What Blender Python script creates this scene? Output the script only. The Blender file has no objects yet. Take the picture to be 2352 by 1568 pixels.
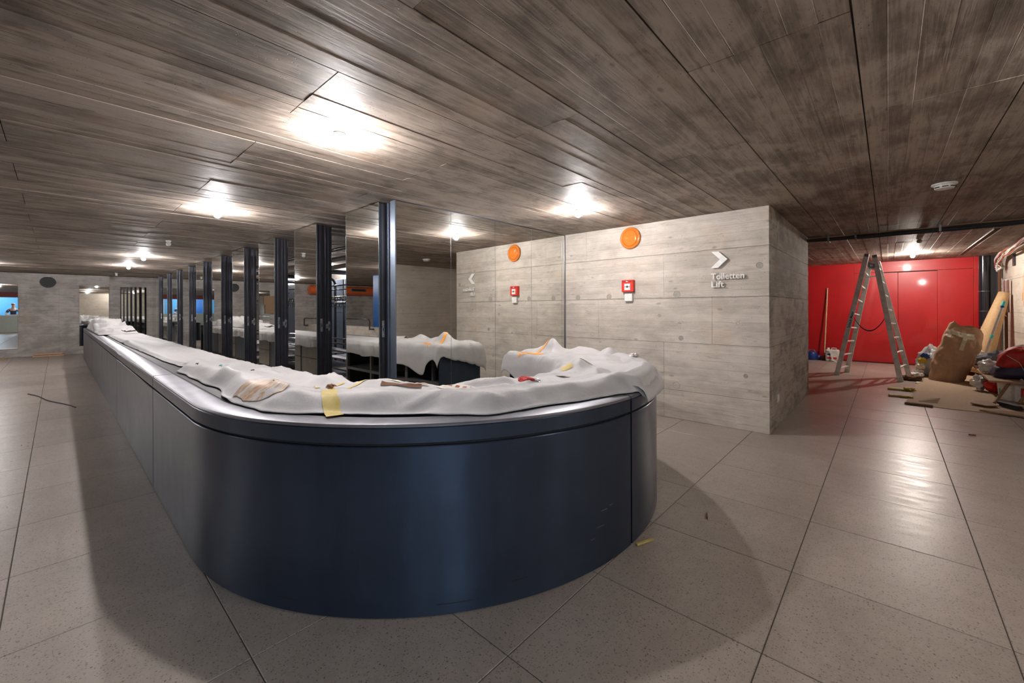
import bpy, bmesh, math, random
from mathutils import Vector, Matrix, noise
from mathutils.bvhtree import BVHTree
random.seed(7)
SC = bpy.context.scene
COL = SC.collection
R = math.radians
# ---------------------------------------------------------------- camera
cam_d = bpy.data.cameras.new('camera'); cam = bpy.data.objects.new('camera', cam_d); COL.objects.link(cam)
YAW, ROLL, EYE = R(42.28), R(-0.22), 1.4
fwd = Vector((-math.sin(YAW), math.cos(YAW), 0)); rgt = Vector((math.cos(YAW), math.sin(YAW), 0)); upv = Vector((0, 0, 1))
cr = rgt*math.cos(ROLL) + upv*math.sin(ROLL); cu = upv*math.cos(ROLL) - rgt*math.sin(ROLL)
m = Matrix((cr, cu, -fwd)).transposed().to_4x4(); m.translation = (0, 0, EYE)
cam.matrix_world = m
cam_d.sensor_width = 36; cam_d.lens = 36*950/2352; cam_d.shift_y = -76/2352; cam_d.clip_start = .05
SC.camera = cam
# ---------------------------------------------------------------- world, exposure
w = bpy.data.worlds.new('world'); SC.world = w; w.use_nodes = True
w.node_tree.nodes['Background'].inputs[0].default_value = (.60, .62, .68, 1)
w.node_tree.nodes['Background'].inputs[1].default_value = .02
SC.view_settings.view_transform = 'Standard'; SC.view_settings.look = 'None'
SC.view_settings.gamma = 1; SC.view_settings.use_curve_mapping = False
SC.view_settings.exposure = 1.68
BULB = 620.0          # emission of each bare bulb
BULB_PASSAGE = 1050.0
TUBE = 95.0           # emission of the fluorescent tubes in the room beside
H = 2.525             # ceiling height

# ================================================================= materials
class NT:
    def __init__(s, name):
        s.m = bpy.data.materials.new(name); s.m.use_nodes = True
        s.t = s.m.node_tree; s.b = s.t.nodes['Principled BSDF']
    def n(s, typ, **kw):
        nd = s.t.nodes.new(typ)
        for k, v in kw.items():
            if k.startswith('i_'):
                key = k[2:]
                key = int(key) if key.isdigit() else key.replace('_', ' ')
                s.inp(nd, key, v)
            else: setattr(nd, k, v)
        return nd
    def inp(s, nd, key, v):
        if isinstance(v, bpy.types.NodeSocket): s.t.links.new(v, nd.inputs[key])
        else:
            if isinstance(v, tuple) and len(v) == 3 and nd.inputs[key].type == 'RGBA': v = (*v, 1)
            nd.inputs[key].default_value = v
    def pos(s): return s.n('ShaderNodeNewGeometry').outputs['Position']
    def mapv(s, vec, scale=(1, 1, 1), loc=(0, 0, 0)):
        nd = s.n('ShaderNodeMapping'); s.inp(nd, 'Vector', vec); s.inp(nd, 'Scale', scale); s.inp(nd, 'Location', loc); return nd.outputs[0]
    def noise(s, vec, scale, detail=4, rough=.6, dist=0):
        nd = s.n('ShaderNodeTexNoise'); s.inp(nd, 'Vector', vec); s.inp(nd, 'Scale', scale); s.inp(nd, 'Detail', detail); s.inp(nd, 'Roughness', rough); s.inp(nd, 'Distortion', dist)
        return nd.outputs['Fac']
    def math(s, op, a, b=0.0, c=None, clamp=False):
        nd = s.n('ShaderNodeMath', operation=op, use_clamp=clamp); s.inp(nd, 0, a); s.inp(nd, 1, b)
        if c is not None: s.inp(nd, 2, c)
        return nd.outputs[0]
    def ramp(s, fac, stops, interp='LINEAR'):
        nd = s.n('ShaderNodeValToRGB'); nd.color_ramp.interpolation = interp; s.inp(nd, 0, fac)
        els = nd.color_ramp.elements
        while len(els) < len(stops): els.new(.5)
        for e, (p, c) in zip(els, stops):
            e.position = p; e.color = (*c, 1) if isinstance(c, tuple) else (c, c, c, 1)
        return nd.outputs[0]
    def mix(s, fac, a, b, mode='MIX'):
        nd = s.n('ShaderNodeMix', data_type='RGBA', blend_type=mode); s.inp(nd, 0, fac); s.inp(nd, 6, a); s.inp(nd, 7, b); return nd.outputs[2]
    def bump(s, h, strength=.3, dist=.01):
        nd = s.n('ShaderNodeBump'); s.inp(nd, 'Height', h); s.inp(nd, 'Strength', strength); s.inp(nd, 'Distance', dist)
        s.inp(s.b, 'Normal', nd.outputs[0])
    def set(s, **kw):
        for k, v in kw.items(): s.inp(s.b, k.replace('_', ' '), v)
        return s.m

def plain(name, col, rough=.6, metal=0.0, var=.12, scale=25, bump=.05, spec=.5):
    a = NT(name); tc = a.n('ShaderNodeTexCoord').outputs['Object']
    f = a.noise(tc, scale)
    c0 = tuple(max(0, x*(1-var)) for x in col); c1 = tuple(min(1, x*(1+var)) for x in col)
    a.set(Base_Color=a.ramp(f, [(.3, c0), (.7, c1)]), Roughness=a.math('MULTIPLY_ADD', f, .15, rough-.07), Metallic=metal)
    a.inp(a.b, 'Specular IOR Level', spec)
    if bump: a.bump(a.noise(tc, scale*4), bump, .004)
    return a.m

def emit(name, col, strength):
    a = NT(name); a.set(Base_Color=(1, 1, 1)); a.inp(a.b, 'Emission Color', col); a.inp(a.b, 'Emission Strength', strength); return a.m

def concrete(name, light, dark, grain, board, off, bw, rough=.75, stain=.5, knots=True, pscale=1.0, gstr=1.0, con=2.1):
    """board-marked concrete: grain = axis the boards run along, board = axis across them"""
    a = NT(name); p = a.pos()
    sc = [26.0]*3; sc[grain] = .9
    sp = a.n('ShaderNodeSeparateXYZ', i_0=p)
    bi = a.math('FLOOR', a.math('MULTIPLY_ADD', sp.outputs[board], 1/bw, off))
    wn = a.n('ShaderNodeTexWhiteNoise', noise_dimensions='1D'); a.inp(wn, 'W', bi)
    # shift the grain board by board
    sh = a.n('ShaderNodeCombineXYZ'); a.inp(sh, grain, a.math('MULTIPLY', wn.outputs[0], 40.0))
    vv = a.n('ShaderNodeVectorMath', operation='ADD'); a.inp(vv, 0, p); a.inp(vv, 1, sh.outputs[0]); vv = vv.outputs[0]
    g = a.noise(a.mapv(vv, tuple(sc)), 1.0, 6, .65, .4)
    sc2 = [9.0]*3; sc2[grain] = .45
    g2 = a.noise(a.mapv(vv, tuple(sc2)), 1.0, 5, .7, .3)
    big = a.noise(p, 1.1*pscale, 5, .6, .4)
    mid = a.noise(a.mapv(p, tuple(3.2 if i != grain else 1.6 for i in range(3))), 1.6*pscale, 6, .65, .6)
    oi = a.n('ShaderNodeObjectInfo').outputs['Random']
    f = a.math('ADD', a.math('MULTIPLY', g, .42*gstr), a.math('MULTIPLY', g2, .50*gstr))
    f = a.math('ADD', f, a.math('MULTIPLY', big, .55*stain)); f = a.math('ADD', f, a.math('MULTIPLY', mid, .75*stain))
    sc3 = [85.0]*3; sc3[grain] = 3.2
    g3 = a.noise(a.mapv(vv, tuple(sc3)), 1.0, 4, .7, .5)
    f = a.math('ADD', f, a.math('MULTIPLY', a.math('SUBTRACT', g3, .5), .34*(gstr+.25)))
    f = a.math('ADD', f, a.math('MULTIPLY', wn.outputs[0], .06)); f = a.math('ADD', f, a.math('MULTIPLY', oi, .04))
    tot = .46*gstr+.65*stain+.05
    f = a.math('MULTIPLY_ADD', a.math('SUBTRACT', f, tot), con, .5)
    col = a.ramp(f, [(.0, dark), (.38, tuple((x*.45+y*.55) for x, y in zip(light, dark))), (.62, light), (1, tuple(min(1, x*1.16) for x in light))])
    # board edges: stained seam lines, broken up, and dark streaks
    fr = a.math('FRACT', a.math('MULTIPLY_ADD', sp.outputs[board], 1/bw, off)); ed = a.math('ABSOLUTE', a.math('SUBTRACT', fr, .5))
    scl = [1.0]*3; scl[grain] = 1.1; scl[board] = 9.0
    brk = a.noise(a.mapv(p, tuple(scl)), 1.0, 5, .7, .5)
    seam = a.math('MULTIPLY', a.ramp(ed, [(.468, 0.0), (.490, 1.0)]), a.ramp(brk, [(.42, 0.0), (.60, 1.0)]))
    col = a.mix(a.math('MULTIPLY', seam, .62), col, tuple(x*.7 for x in dark))
    sc4 = [17.0]*3; sc4[grain] = 2.2
    strk = a.ramp(a.noise(a.mapv(vv, tuple(sc4), (3, 5, 7)), 1.0, 5, .75, .6), [(.56, 0.0), (.68, .6 if con > 1.6 else .5)])
    col = a.mix(strk, col, tuple(x*.85 for x in dark))
    # ochre breath and dark specks (pores, knots)
    col = a.mix(a.ramp(a.noise(p, 2.3, 3), [(.56, 0.0), (.75, .35)]), col, (light[0]*1.05, light[1]*.82, light[2]*.62))
    v = a.n('ShaderNodeTexVoronoi'); a.inp(v, 'Vector', a.mapv(vv, tuple(7.0 if i != grain else 3.2 for i in range(3)))); a.inp(v, 'Scale', 1.0)
    ks = a.math('MULTIPLY_ADD', a.noise(p, 30, 2), .10, v.outputs['Distance'])
    kn = a.ramp(ks, [(.115, 1.0), (.17, 0.0)])
    if knots: col = a.mix(a.math('MULTIPLY', kn, .5), col, tuple(x*.55 for x in dark))
    v2 = a.n('ShaderNodeTexVoronoi'); a.inp(v2, 'Vector', p); a.inp(v2, 'Scale', 42.0)
    pits = a.math('MULTIPLY', a.ramp(a.math('ADD', v2.outputs['Distance'], a.math('MULTIPLY', a.noise(p, 9, 2), .35)), [(.24, 1.0), (.30, 0.0)]), .7)
    col = a.mix(pits, col, tuple(x*.4 for x in dark))
    a.set(Base_Color=col, Roughness=a.math('MULTIPLY_ADD', g2, .25, rough-.05)); a.inp(a.b, 'Specular IOR Level', .35)
    h = a.math('ADD', a.math('MULTIPLY', g, .7), a.math('ADD', a.math('MULTIPLY', g3, .5), a.math('MULTIPLY', mid, .4))); h = a.math('SUBTRACT', h, a.math('MULTIPLY', seam, .35)); h = a.math('SUBTRACT', h, a.math('MULTIPLY', pits, .8))
    a.bump(h, .55, .004)
    return a.m

M = {}
M['ceil'] = concrete('board_marked_ceiling_concrete', (.360, .295, .245), (.105, .082, .066), 1, 0, 1.0, .10133, .55, .95, gstr=.80, con=2.1)
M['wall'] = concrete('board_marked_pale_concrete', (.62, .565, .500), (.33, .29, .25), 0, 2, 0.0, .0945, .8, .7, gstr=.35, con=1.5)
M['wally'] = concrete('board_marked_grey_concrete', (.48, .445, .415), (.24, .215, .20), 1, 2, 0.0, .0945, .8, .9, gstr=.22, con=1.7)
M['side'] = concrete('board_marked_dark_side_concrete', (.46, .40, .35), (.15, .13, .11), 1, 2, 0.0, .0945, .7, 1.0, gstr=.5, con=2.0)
M['plasterwall'] = concrete('pale_scraped_wall', (.66, .60, .52), (.42, .37, .31), 1, 2, 0.0, .2, .85, .6, gstr=.2, con=1.3)
M['joint'] = plain('dark_joint', (.035, .030, .027), .9)
M['joint_wall'] = plain('grey_wall_joint', (.16, .14, .12), .9)
M['grout'] = plain('dark_grout', (.085, .072, .062), .85)

def terrazzo():
    a = NT('ground_terrazzo'); p = a.pos()
    base = a.noise(p, 1.3, 5, .6); fine = a.noise(p, 14, 5, .65)
    oi = a.n('ShaderNodeObjectInfo').outputs['Random']
    f = a.math('ADD', a.math('MULTIPLY', base, .6), a.math('ADD', a.math('MULTIPLY', fine, .3), a.math('MULTIPLY', oi, .14)))
    col = a.ramp(f, [(.3, (.285, .240, .205)), (.75, (.44, .378, .328))])
    def spots(scale, lo, hi, off, sel):
        dv = a.n('ShaderNodeVectorMath', operation='MULTIPLY_ADD'); nn = a.n('ShaderNodeTexNoise'); a.inp(nn, 'Vector', p); a.inp(nn, 'Scale', 55.0); a.inp(dv, 0, nn.outputs['Color']); a.inp(dv, 1, (.016, .016, .016)); a.inp(dv, 2, p)
        v = a.n('ShaderNodeTexVoronoi'); a.inp(v, 'Vector', a.mapv(dv.outputs[0], (1, 1, 1), (off, off*2, 0))); a.inp(v, 'Scale', scale); a.inp(v, 'Randomness', 1.0)
        d = a.ramp(v.outputs['Distance'], [(lo, 1.0), (hi, 0.0)])
        sx = a.n('ShaderNodeSeparateColor', i_0=v.outputs['Color'])
        pick = a.math('GREATER_THAN', sx.outputs[0], sel)
        return a.math('MULTIPLY', d, pick), sx.outputs[1]
    d1, r1 = spots(90, .15, .36, 0, .42); d2, r2 = spots(140, .22, .42, 3.3, .4); d3, r3 = spots(58, .12, .28, 7.7, .72)
    col = a.mix(a.math('MULTIPLY', d1, .72), col, a.mix(r1, (.055, .046, .040), (.16, .12, .09)))
    col = a.mix(a.math('MULTIPLY', d2, .55), col, a.mix(r2, (.10, .085, .075), (.50, .46, .42)))
    col = a.mix(a.math('MULTIPLY', d3, .75), col, a.mix(r3, (.04, .036, .034), (.07, .05, .045)))
    scuff = a.noise(a.mapv(p, (1.0, 5, 1)), 3.0, 5, .7, 1.0)
    a.set(Base_Color=col, Roughness=a.math('MULTIPLY_ADD', scuff, .34, .17))
    a.inp(a.b, 'Specular IOR Level', .5)
    a.bump(a.math('ADD', fine, a.math('MULTIPLY', base, 3.0)), .06, .004)
    return a.m
M['tile'] = terrazzo()

def painted_steel(name, col, rough=.3, metal=.55, streak=.08, coat=.0, aniso=0):
    a = NT(name); p = a.pos()
    st = a.noise(a.mapv(p, (3.2, 3.2, .5)), 2.0, 4, .6); gr = a.noise(p, 55, 3, .7); cl = a.noise(p, 5, 4, .6)
    v = a.noise(a.mapv(p, (60, 60, 4)), 3.0, 3, .6)
    lo = tuple(x*.78 for x in col); hi = tuple(x*1.22 for x in col)
    c = a.ramp(a.math('ADD', a.math('MULTIPLY', st, .6), a.math('MULTIPLY', cl, .4)), [(.3, lo), (.7, hi)])
    a.set(Base_Color=c, Metallic=metal, Roughness=a.math('ADD', a.math('MULTIPLY_ADD', cl, .12, rough-.06), a.math('MULTIPLY', gr, .05)))
    a.inp(a.b, 'Coat Weight', coat); a.inp(a.b, 'Coat Roughness', .2)
    a.bump(gr, streak*.4, .002)
    if aniso:
        a.inp(a.b, 'Anisotropic', aniso); a.inp(a.b, 'Anisotropic Rotation', .25); tg = a.n('ShaderNodeTangent', direction_type='RADIAL', axis='Z'); a.inp(a.b, 'Tangent', tg.outputs[0])
    return a.m
M['steel_blue'] = painted_steel('waxed_blue_black_steel', (.038, .054, .088), .30, .6, aniso=.8)
M['band'] = painted_steel('waxed_blue_black_steel_band', (.050, .068, .105), .28, .65, aniso=.6)
M['rim'] = painted_steel('worn_steel_rim', (.26, .26, .29), .42, .85, .15)
M['worktop'] = painted_steel('dark_worktop', (.035, .034, .036), .55, .0)
M['dark_steel'] = painted_steel('raw_dark_steel', (.085, .085, .10), .33, .85, .12)
M['blue_steel'] = painted_steel('blue_grey_steel', (.13, .16, .21), .36, .7)
M['inox'] = painted_steel('brushed_stainless', (.42, .40, .37), .32, .95, .1)
M['grey_steel'] = painted_steel('grey_steel_rail', (.22, .22, .23), .4, .8)
M['black_pipe'] = painted_steel('gloss_black_pipe', (.016, .016, .024), .16, .0, .02, .6)
M['plate'] = plain('lock_plate_steel', (.68, .68, .70), .28, .9)
M['mirror'] = NT('mirror_glass').set(Base_Color=(.80, .80, .77), Metallic=1.0, Roughness=.012)
M['mirror_edge'] = plain('mirror_edge', (.20, .26, .25), .25, .6)
M['black'] = plain('matt_black', (.018, .018, .02), .6)
M['rubber'] = plain('black_cable', (.035, .034, .038), .38)
M['white'] = plain('white_plastic', (.78, .77, .74), .35)
M['offwhite'] = plain('offwhite_plastic', (.66, .64, .60), .4)
M['red_box'] = plain('red_alarm_plastic', (.72, .035, .02), .35)
M['orange'] = plain('gloss_orange', (.64, .185, .030), .10, var=.03, bump=0)
M['wood'] = plain('bare_wood', (.58, .40, .23), .6)
M['woodd'] = plain('brown_wood', (.36, .21, .12), .6)
M['ply'] = plain('plywood', (.52, .33, .21), .65)
M['card'] = plain('cardboard', (.50, .36, .24), .8)
M['cardd'] = plain('brown_cardboard', (.34, .21, .12), .8)
M['kraft'] = plain('kraft_paper', (.54, .34, .215), .7, scale=7, bump=.5)
M['kraftl'] = plain('kraft_paper_roll', (.56, .37, .19), .65)
M['tapey'] = plain('yellow_masking_tape', (.60, .48, .17), .5)
M['tapec'] = plain('cream_masking_tape', (.72, .66, .50), .5)
M['tapeo'] = plain('orange_tape', (.90, .36, .05), .45)
M['redcloth'] = plain('red_nylon', (.50, .02, .015), .55)
M['navy'] = plain('navy_nylon', (.028, .024, .062), .6)
M['grey_cloth'] = plain('grey_cloth', (.13, .14, .16), .85)
M['lilac_cloth'] = plain('pale_lilac_cloth', (.50, .47, .52), .85)
M['plastic_w'] = plain('white_film', (.70, .69, .66), .3)
M['plastic_g'] = plain('grey_film', (.42, .44, .45), .3)
M['yellow'] = plain('yellow_foam', (.55, .40, .04), .6)
M['rust'] = plain('rust_brown', (.16, .07, .035), .8)
M['paperprint'] = plain('dirty_white_paper', (.72, .69, .62), .6)
M['redprint'] = plain('faded_red_print', (.42, .12, .08), .6)
M['foil'] = plain('crumpled_foil', (.75, .72, .70), .25, .6)
M['bluecan'] = plain('blue_plastic', (.012, .045, .22), .3)
M['teal'] = plain('teal_plastic', (.06, .50, .46), .4)
M['alu'] = plain('aluminium_tube', (.50, .50, .49), .35, .8)
M['fleece'] = plain('pinkish_fleece', (.36, .22, .20), .95)
M['orange_duct'] = plain('orange_enamel', (.70, .135, .03), .28)
M['blue_paint'] = plain('blue_paint', (.012, .105, .34), .4)
M['blue_light'] = plain('light_blue_panel', (.10, .38, .62), .4)
M['dark_red'] = plain('dark_red_beam', (.19, .03, .03), .5)
M['pale_green'] = plain('pale_green_parapet', (.55, .62, .56), .6)
M['tiles_w'] = plain('white_tiles', (.72, .76, .76), .4)
M['skin'] = plain('skin', (.55, .32, .22), .55)
M['khaki'] = plain('khaki_cloth', (.30, .25, .15), .85)
M['ink'] = plain('black_ink', (.02, .02, .03), .6)
M['whiteblock'] = plain('white_painted_steel', (.86, .85, .83), .4)
M['bulb'] = emit('lit_bulb', (1.0, .965, .965), BULB)
M['bulb_fill'] = emit('fill_bulb', (1.0, .95, .92), BULB*.5)  # weaker emission for the added fill bulb by the right wall
M['bulbp'] = emit('lit_bulb_passage', (1.0, .91, .82), BULB_PASSAGE)
M['tube'] = emit('lit_tube', (.62, .80, 1.0), TUBE)

def red_metal():
    a = NT('red_lacquered_steel'); p = a.pos(); n1 = a.noise(p, 2.0, 3); n2 = a.noise(p, 160, 2)
    a.set(Base_Color=a.ramp(n1, [(.3, (.42, .004, .007)), (.7, (.50, .007, .010))]), Roughness=a.math('MULTIPLY_ADD', n2, .1, .36))
    a.inp(a.b, 'Coat Weight', .7); a.inp(a.b, 'Coat Roughness', .06); a.bump(n2, .08, .002); return a.m
M['red'] = red_metal()

def cloth_mat(name, base=(.52, .505, .505)):
    a = NT(name); p = a.pos(); w_ = a.noise(p, 6, 6, .65); f = a.noise(p, 240, 2)
    col = a.ramp(w_, [(.3, tuple(x*.88 for x in base)), (.65, base)])
    st = a.ramp(a.math('ADD', a.noise(p, 3.2, 5, .7), a.math('MULTIPLY', a.noise(p, 45, 3), .08)), [(.66, 0.0), (.80, .45)])
    col = a.mix(st, col, (.48, .40, .32))
    a.set(Base_Color=col, Roughness=a.math('MULTIPLY_ADD', w_, .4, .38)); a.inp(a.b, 'Sheen Weight', .15)
    a.bump(a.math('ADD', a.math('MULTIPLY', a.noise(p, 7, 4, .55, .4), 2.5), a.math('MULTIPLY', f, .12)), .35, .008)
    return a.m
M['cloth'] = cloth_mat('white_protective_fleece')
def stain_mat():
    a = NT('brown_smear'); p = a.pos(); nz = a.noise(a.mapv(p, (14, 5, 8)), 1.6, 5, .7, .7)
    a.set(Base_Color=a.ramp(nz, [(.44, (.54, .52, .515)), (.50, (.50, .36, .24)), (.62, (.36, .22, .13))]), Roughness=.5)
    return a.m
M['stain'] = stain_mat()
def alu_ladder():
    a = NT('paint_spattered_aluminium'); tc = a.n('ShaderNodeTexCoord').outputs['Object']
    n1 = a.noise(tc, 9, 5, .7); n2 = a.noise(tc, 40, 4, .8)
    c = a.ramp(n1, [(.3, (.55, .52, .50)), (.6, (.82, .79, .76))]); c = a.mix(a.ramp(n2, [(.60, 0.0), (.66, .8)]), c, (.80, .77, .72))
    c = a.mix(a.ramp(a.noise(tc, 26, 4, .8), [(.66, 0.0), (.70, .8)]), c, (.16, .12, .13))
    a.set(Base_Color=c, Roughness=.5, Metallic=.1); return a.m
M['ladder'] = alu_ladder()

# ================================================================= geometry helpers
class G:
    def __init__(s): s.v = []; s.f = []; s.mi = []; s.cur = 0
    def add(s, vs, fs):
        o = len(s.v); s.v += [tuple(v) for v in vs]; s.f += [tuple(i+o for i in f) for f in fs]; s.mi += [s.cur]*len(fs); return s
    def box(s, x0, x1, y0, y1, z0, z1):
        return s.add([(x, y, z) for z in (z0, z1) for y in (y0, y1) for x in (x0, x1)],
                     [(0, 2, 3, 1), (4, 5, 7, 6), (0, 1, 5, 4), (2, 6, 7, 3), (0, 4, 6, 2), (1, 3, 7, 5)])
    def obox(s, a, b, wv, tv):
        """beam from a to b with half-width vector wv and half-thickness vector tv"""
        a, b, wv, tv = map(Vector, (a, b, wv, tv)); vs = [p+i*wv+j*tv for p in (a, b) for j in (-1, 1) for i in (-1, 1)]
        return s.add(vs, [(0, 2, 3, 1), (4, 5, 7, 6), (0, 1, 5, 4), (2, 6, 7, 3), (0, 4, 6, 2), (1, 3, 7, 5)])
    def tube(s, pts, r, n=10, caps=True):
        pts = [Vector(p) for p in pts]; rs = r if isinstance(r, (list, tuple)) else [r]*len(pts)
        rings = []; up = None
        for i, p in enumerate(pts):
            t = (pts[min(i+1, len(pts)-1)]-pts[max(i-1, 0)])
            t = t.normalized() if t.length > 1e-9 else Vector((0, 0, 1))
            if up is None: up = t.orthogonal().normalized()
            else:
                up = up - t*up.dot(t); up = up.normalized() if up.length > 1e-6 else t.orthogonal().normalized()
            sd = t.cross(up); rings.append([p+(up*math.cos(2*math.pi*k/n)+sd*math.sin(2*math.pi*k/n))*rs[i] for k in range(n)])
        vs = [v for rg in rings for v in rg]; fs = []
        for i in range(len(pts)-1):
            for k in range(n): fs.append((i*n+k, i*n+(k+1) % n, (i+1)*n+(k+1) % n, (i+1)*n+k))
        if caps: fs.append(tuple(reversed(range(n)))); fs.append(tuple((len(pts)-1)*n+k for k in range(n)))
        return s.add(vs, fs)
    def lathe(s, prof, c, axis=2, n=32, sgn=1):
        """prof: (radius, height); axis 0/1/2"""
        vs = []; fs = []
        for r, h in prof:
            for k in range(n):
                a = 2*math.pi*k/n; u, v = r*math.cos(a), r*math.sin(a)
                q = (u, v, h*sgn) if axis == 2 else ((u, h*sgn, v) if axis == 1 else (h*sgn, u, v))
                vs.append((c[0]+q[0], c[1]+q[1], c[2]+q[2]))
        for i in range(len(prof)-1):
            for k in range(n): fs.append((i*n+k, i*n+(k+1) % n, (i+1)*n+(k+1) % n, (i+1)*n+k))
        fs.append(tuple(reversed(range(n)))); fs.append(tuple((len(prof)-1)*n+k for k in range(n)))
        return s.add(vs, fs)
    def prism(s, poly, z0, z1):
        n = len(poly); vs = [(x, y, z0) for x, y in poly]+[(x, y, z1) for x, y in poly]
        return s.add(vs, [tuple(reversed(range(n))), tuple(range(n, 2*n))]+[(i, (i+1) % n, n+(i+1) % n, n+i) for i in range(n)])
    def sweep(s, prof, path):
        """prof: closed list of (w inward, z); path: list of (x, y, nx, ny)"""
        n = len(prof); vs = [(x+w_*nx, y+w_*ny, z) for x, y, nx, ny in path for w_, z in prof]; fs = []
        for i in range(len(path)-1):
            for k in range(n): fs.append((i*n+k, i*n+(k+1) % n, (i+1)*n+(k+1) % n, (i+1)*n+k))
        fs.append(tuple(reversed(range(n)))); fs.append(tuple((len(path)-1)*n+k for k in range(n)))
        return s.add(vs, fs)
    def grid(s, fn, nu, nv):
        vs = [fn(i/nu, j/nv) for i in range(nu+1) for j in range(nv+1)]
        return s.add(vs, [(i*(nv+1)+j, (i+1)*(nv+1)+j, (i+1)*(nv+1)+j+1, i*(nv+1)+j+1) for i in range(nu) for j in range(nv)])
    def fix(s, me):
        bm = bmesh.new(); bm.from_mesh(me); bmesh.ops.recalc_face_normals(bm, faces=bm.faces); bm.to_mesh(me); bm.free()
    def build(s, name, mat, parent=None, smooth=False, bevel=0, angle=40, recalc=True, solid=0, subsurf=0):
        me = bpy.data.meshes.new(name); off = parent_loc(parent)
        me.from_pydata([(v[0]-off[0], v[1]-off[1], v[2]-off[2]) for v in s.v], [], s.f)
        for mm in (mat if isinstance(mat, (list, tuple)) else [mat]): me.materials.append(mm)
        if any(s.mi): me.polygons.foreach_set('material_index', s.mi)
        if recalc: s.fix(me)
        o = bpy.data.objects.new(name, me); COL.objects.link(o)
        if parent: o.parent = parent
        if smooth:
            me.polygons.foreach_set('use_smooth', [True]*len(me.polygons))
            if angle < 180: me.set_sharp_from_angle(angle=R(angle))
        if solid: md = o.modifiers.new('s', 'SOLIDIFY'); md.thickness = solid; md.offset = 1
        if bevel: md = o.modifiers.new('b', 'BEVEL'); md.width = bevel; md.segments = 2; md.limit_method = 'ANGLE'
        if subsurf: md = o.modifiers.new('ss', 'SUBSURF'); md.levels = subsurf; md.render_levels = subsurf
        return o

def parent_loc(p):
    v = Vector((0, 0, 0))
    while p: v += p.location; p = p.parent
    return v
def tag(o, label=None, cat=None, group=None, kind=None):
    for k, v in (('label', label), ('category', cat), ('group', group), ('kind', kind)):
        if v: o[k] = v
    return o
def empty(name, loc, label=None, cat=None, group=None, kind=None):
    o = bpy.data.objects.new(name, None); COL.objects.link(o); o.location = loc; o.empty_display_size = .1
    return tag(o, label, cat, group, kind)
def copy_tree(o, parent=None):
    c = o.copy(); COL.objects.link(c)
    if parent: c.parent = parent
    for ch in [x for x in bpy.data.objects if x.parent == o]: copy_tree(ch, c)
    return c
def struct(o): o['kind'] = 'structure'; return o
def fbm(x, y, z=0., o=4): return noise.fractal(Vector((x, y, z)), 1.0, 2.0, o)
def ridg(x, y, z=0.): return 1-abs(noise.noise(Vector((x, y, z))))*2
def sstep(x): x = max(0, min(1, x)); return x*x*(3-2*x)
def lerp_tab(tab, x):
    if x <= tab[0][0]: return tab[0][1]
    for (a, b), (c, d) in zip(tab, tab[1:]):
        if x <= c: return b+(d-b)*sstep((x-a)/(c-a))
    return tab[-1][1]

# ================================================================= floor
floor = struct(G().box(-19.4, 6.5, -7.2, 14.1, -.12, -.004).build('floor', M['grout']))
TX, TY = .757, .697
def visible_score(x, y, z):
    d = Vector((x, y, z-EYE)); zc = d.dot(fwd)
    if zc < .4: return 0
    px = 1176+950*d.dot(cr)/zc; py = 708-950*d.dot(cu)/zc
    if px < -250 or px > 2600 or py < -250 or py > 1850: return 0
    return (abs(z-EYE))/zc**3
me_t = None; cand = []; rest = []
for i in range(-24, 4):
    for j in range(-11, 19):
        x0, y0 = -1.14+TX*i, .523+TY*j
        if x0+TX > 1.86+.2 or x0 < -19.4: continue
        s_ = visible_score(x0+TX/2, y0+TY/2, 0)
        inside = (-2.9-x0-TX/2)**2+(2.28-y0-TY/2)**2 < 1.2
        cand.append((s_ if not inside else 0, x0, y0))
cand.sort(reverse=True)
def tile_geo(g, x0, y0, z=0.0):
    a, b, c, d = x0+.0022, x0+TX-.0022, y0+.0022, y0+TY-.0022; e = .0018
    g.add([(a, c, z-.012), (b, c, z-.012), (b, d, z-.012), (a, d, z-.012), (a, c, z-e), (b, c, z-e), (b, d, z-e), (a, d, z-e), (a+e, c+e, z), (b-e, c+e, z), (b-e, d-e, z), (a+e, d-e, z)],
          [(3, 2, 1, 0), (0, 1, 5, 4), (1, 2, 6, 5), (2, 3, 7, 6), (3, 0, 4, 7), (4, 5, 9, 8), (5, 6, 10, 9), (6, 7, 11, 10), (7, 4, 8, 11), (8, 9, 10, 11)])
g = G(); tile_geo(g, 0, 0); t0 = g.build('tile', M['tile'], floor, recalc=False)
gs = G()
for n_, (s_, x0, y0) in enumerate(cand):
    if s_ > 0 and n_ < 290:
        o = t0 if n_ == 0 else t0.copy()
        if n_: COL.objects.link(o); o.parent = floor
        o.location = (x0, y0, random.uniform(-.0006, .0003))
    else: tile_geo(gs, x0, y0, random.uniform(-.0006, .0003))
tag(gs.build('distant_tiles', M['tile'], floor, recalc=False), kind='stuff')

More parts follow.
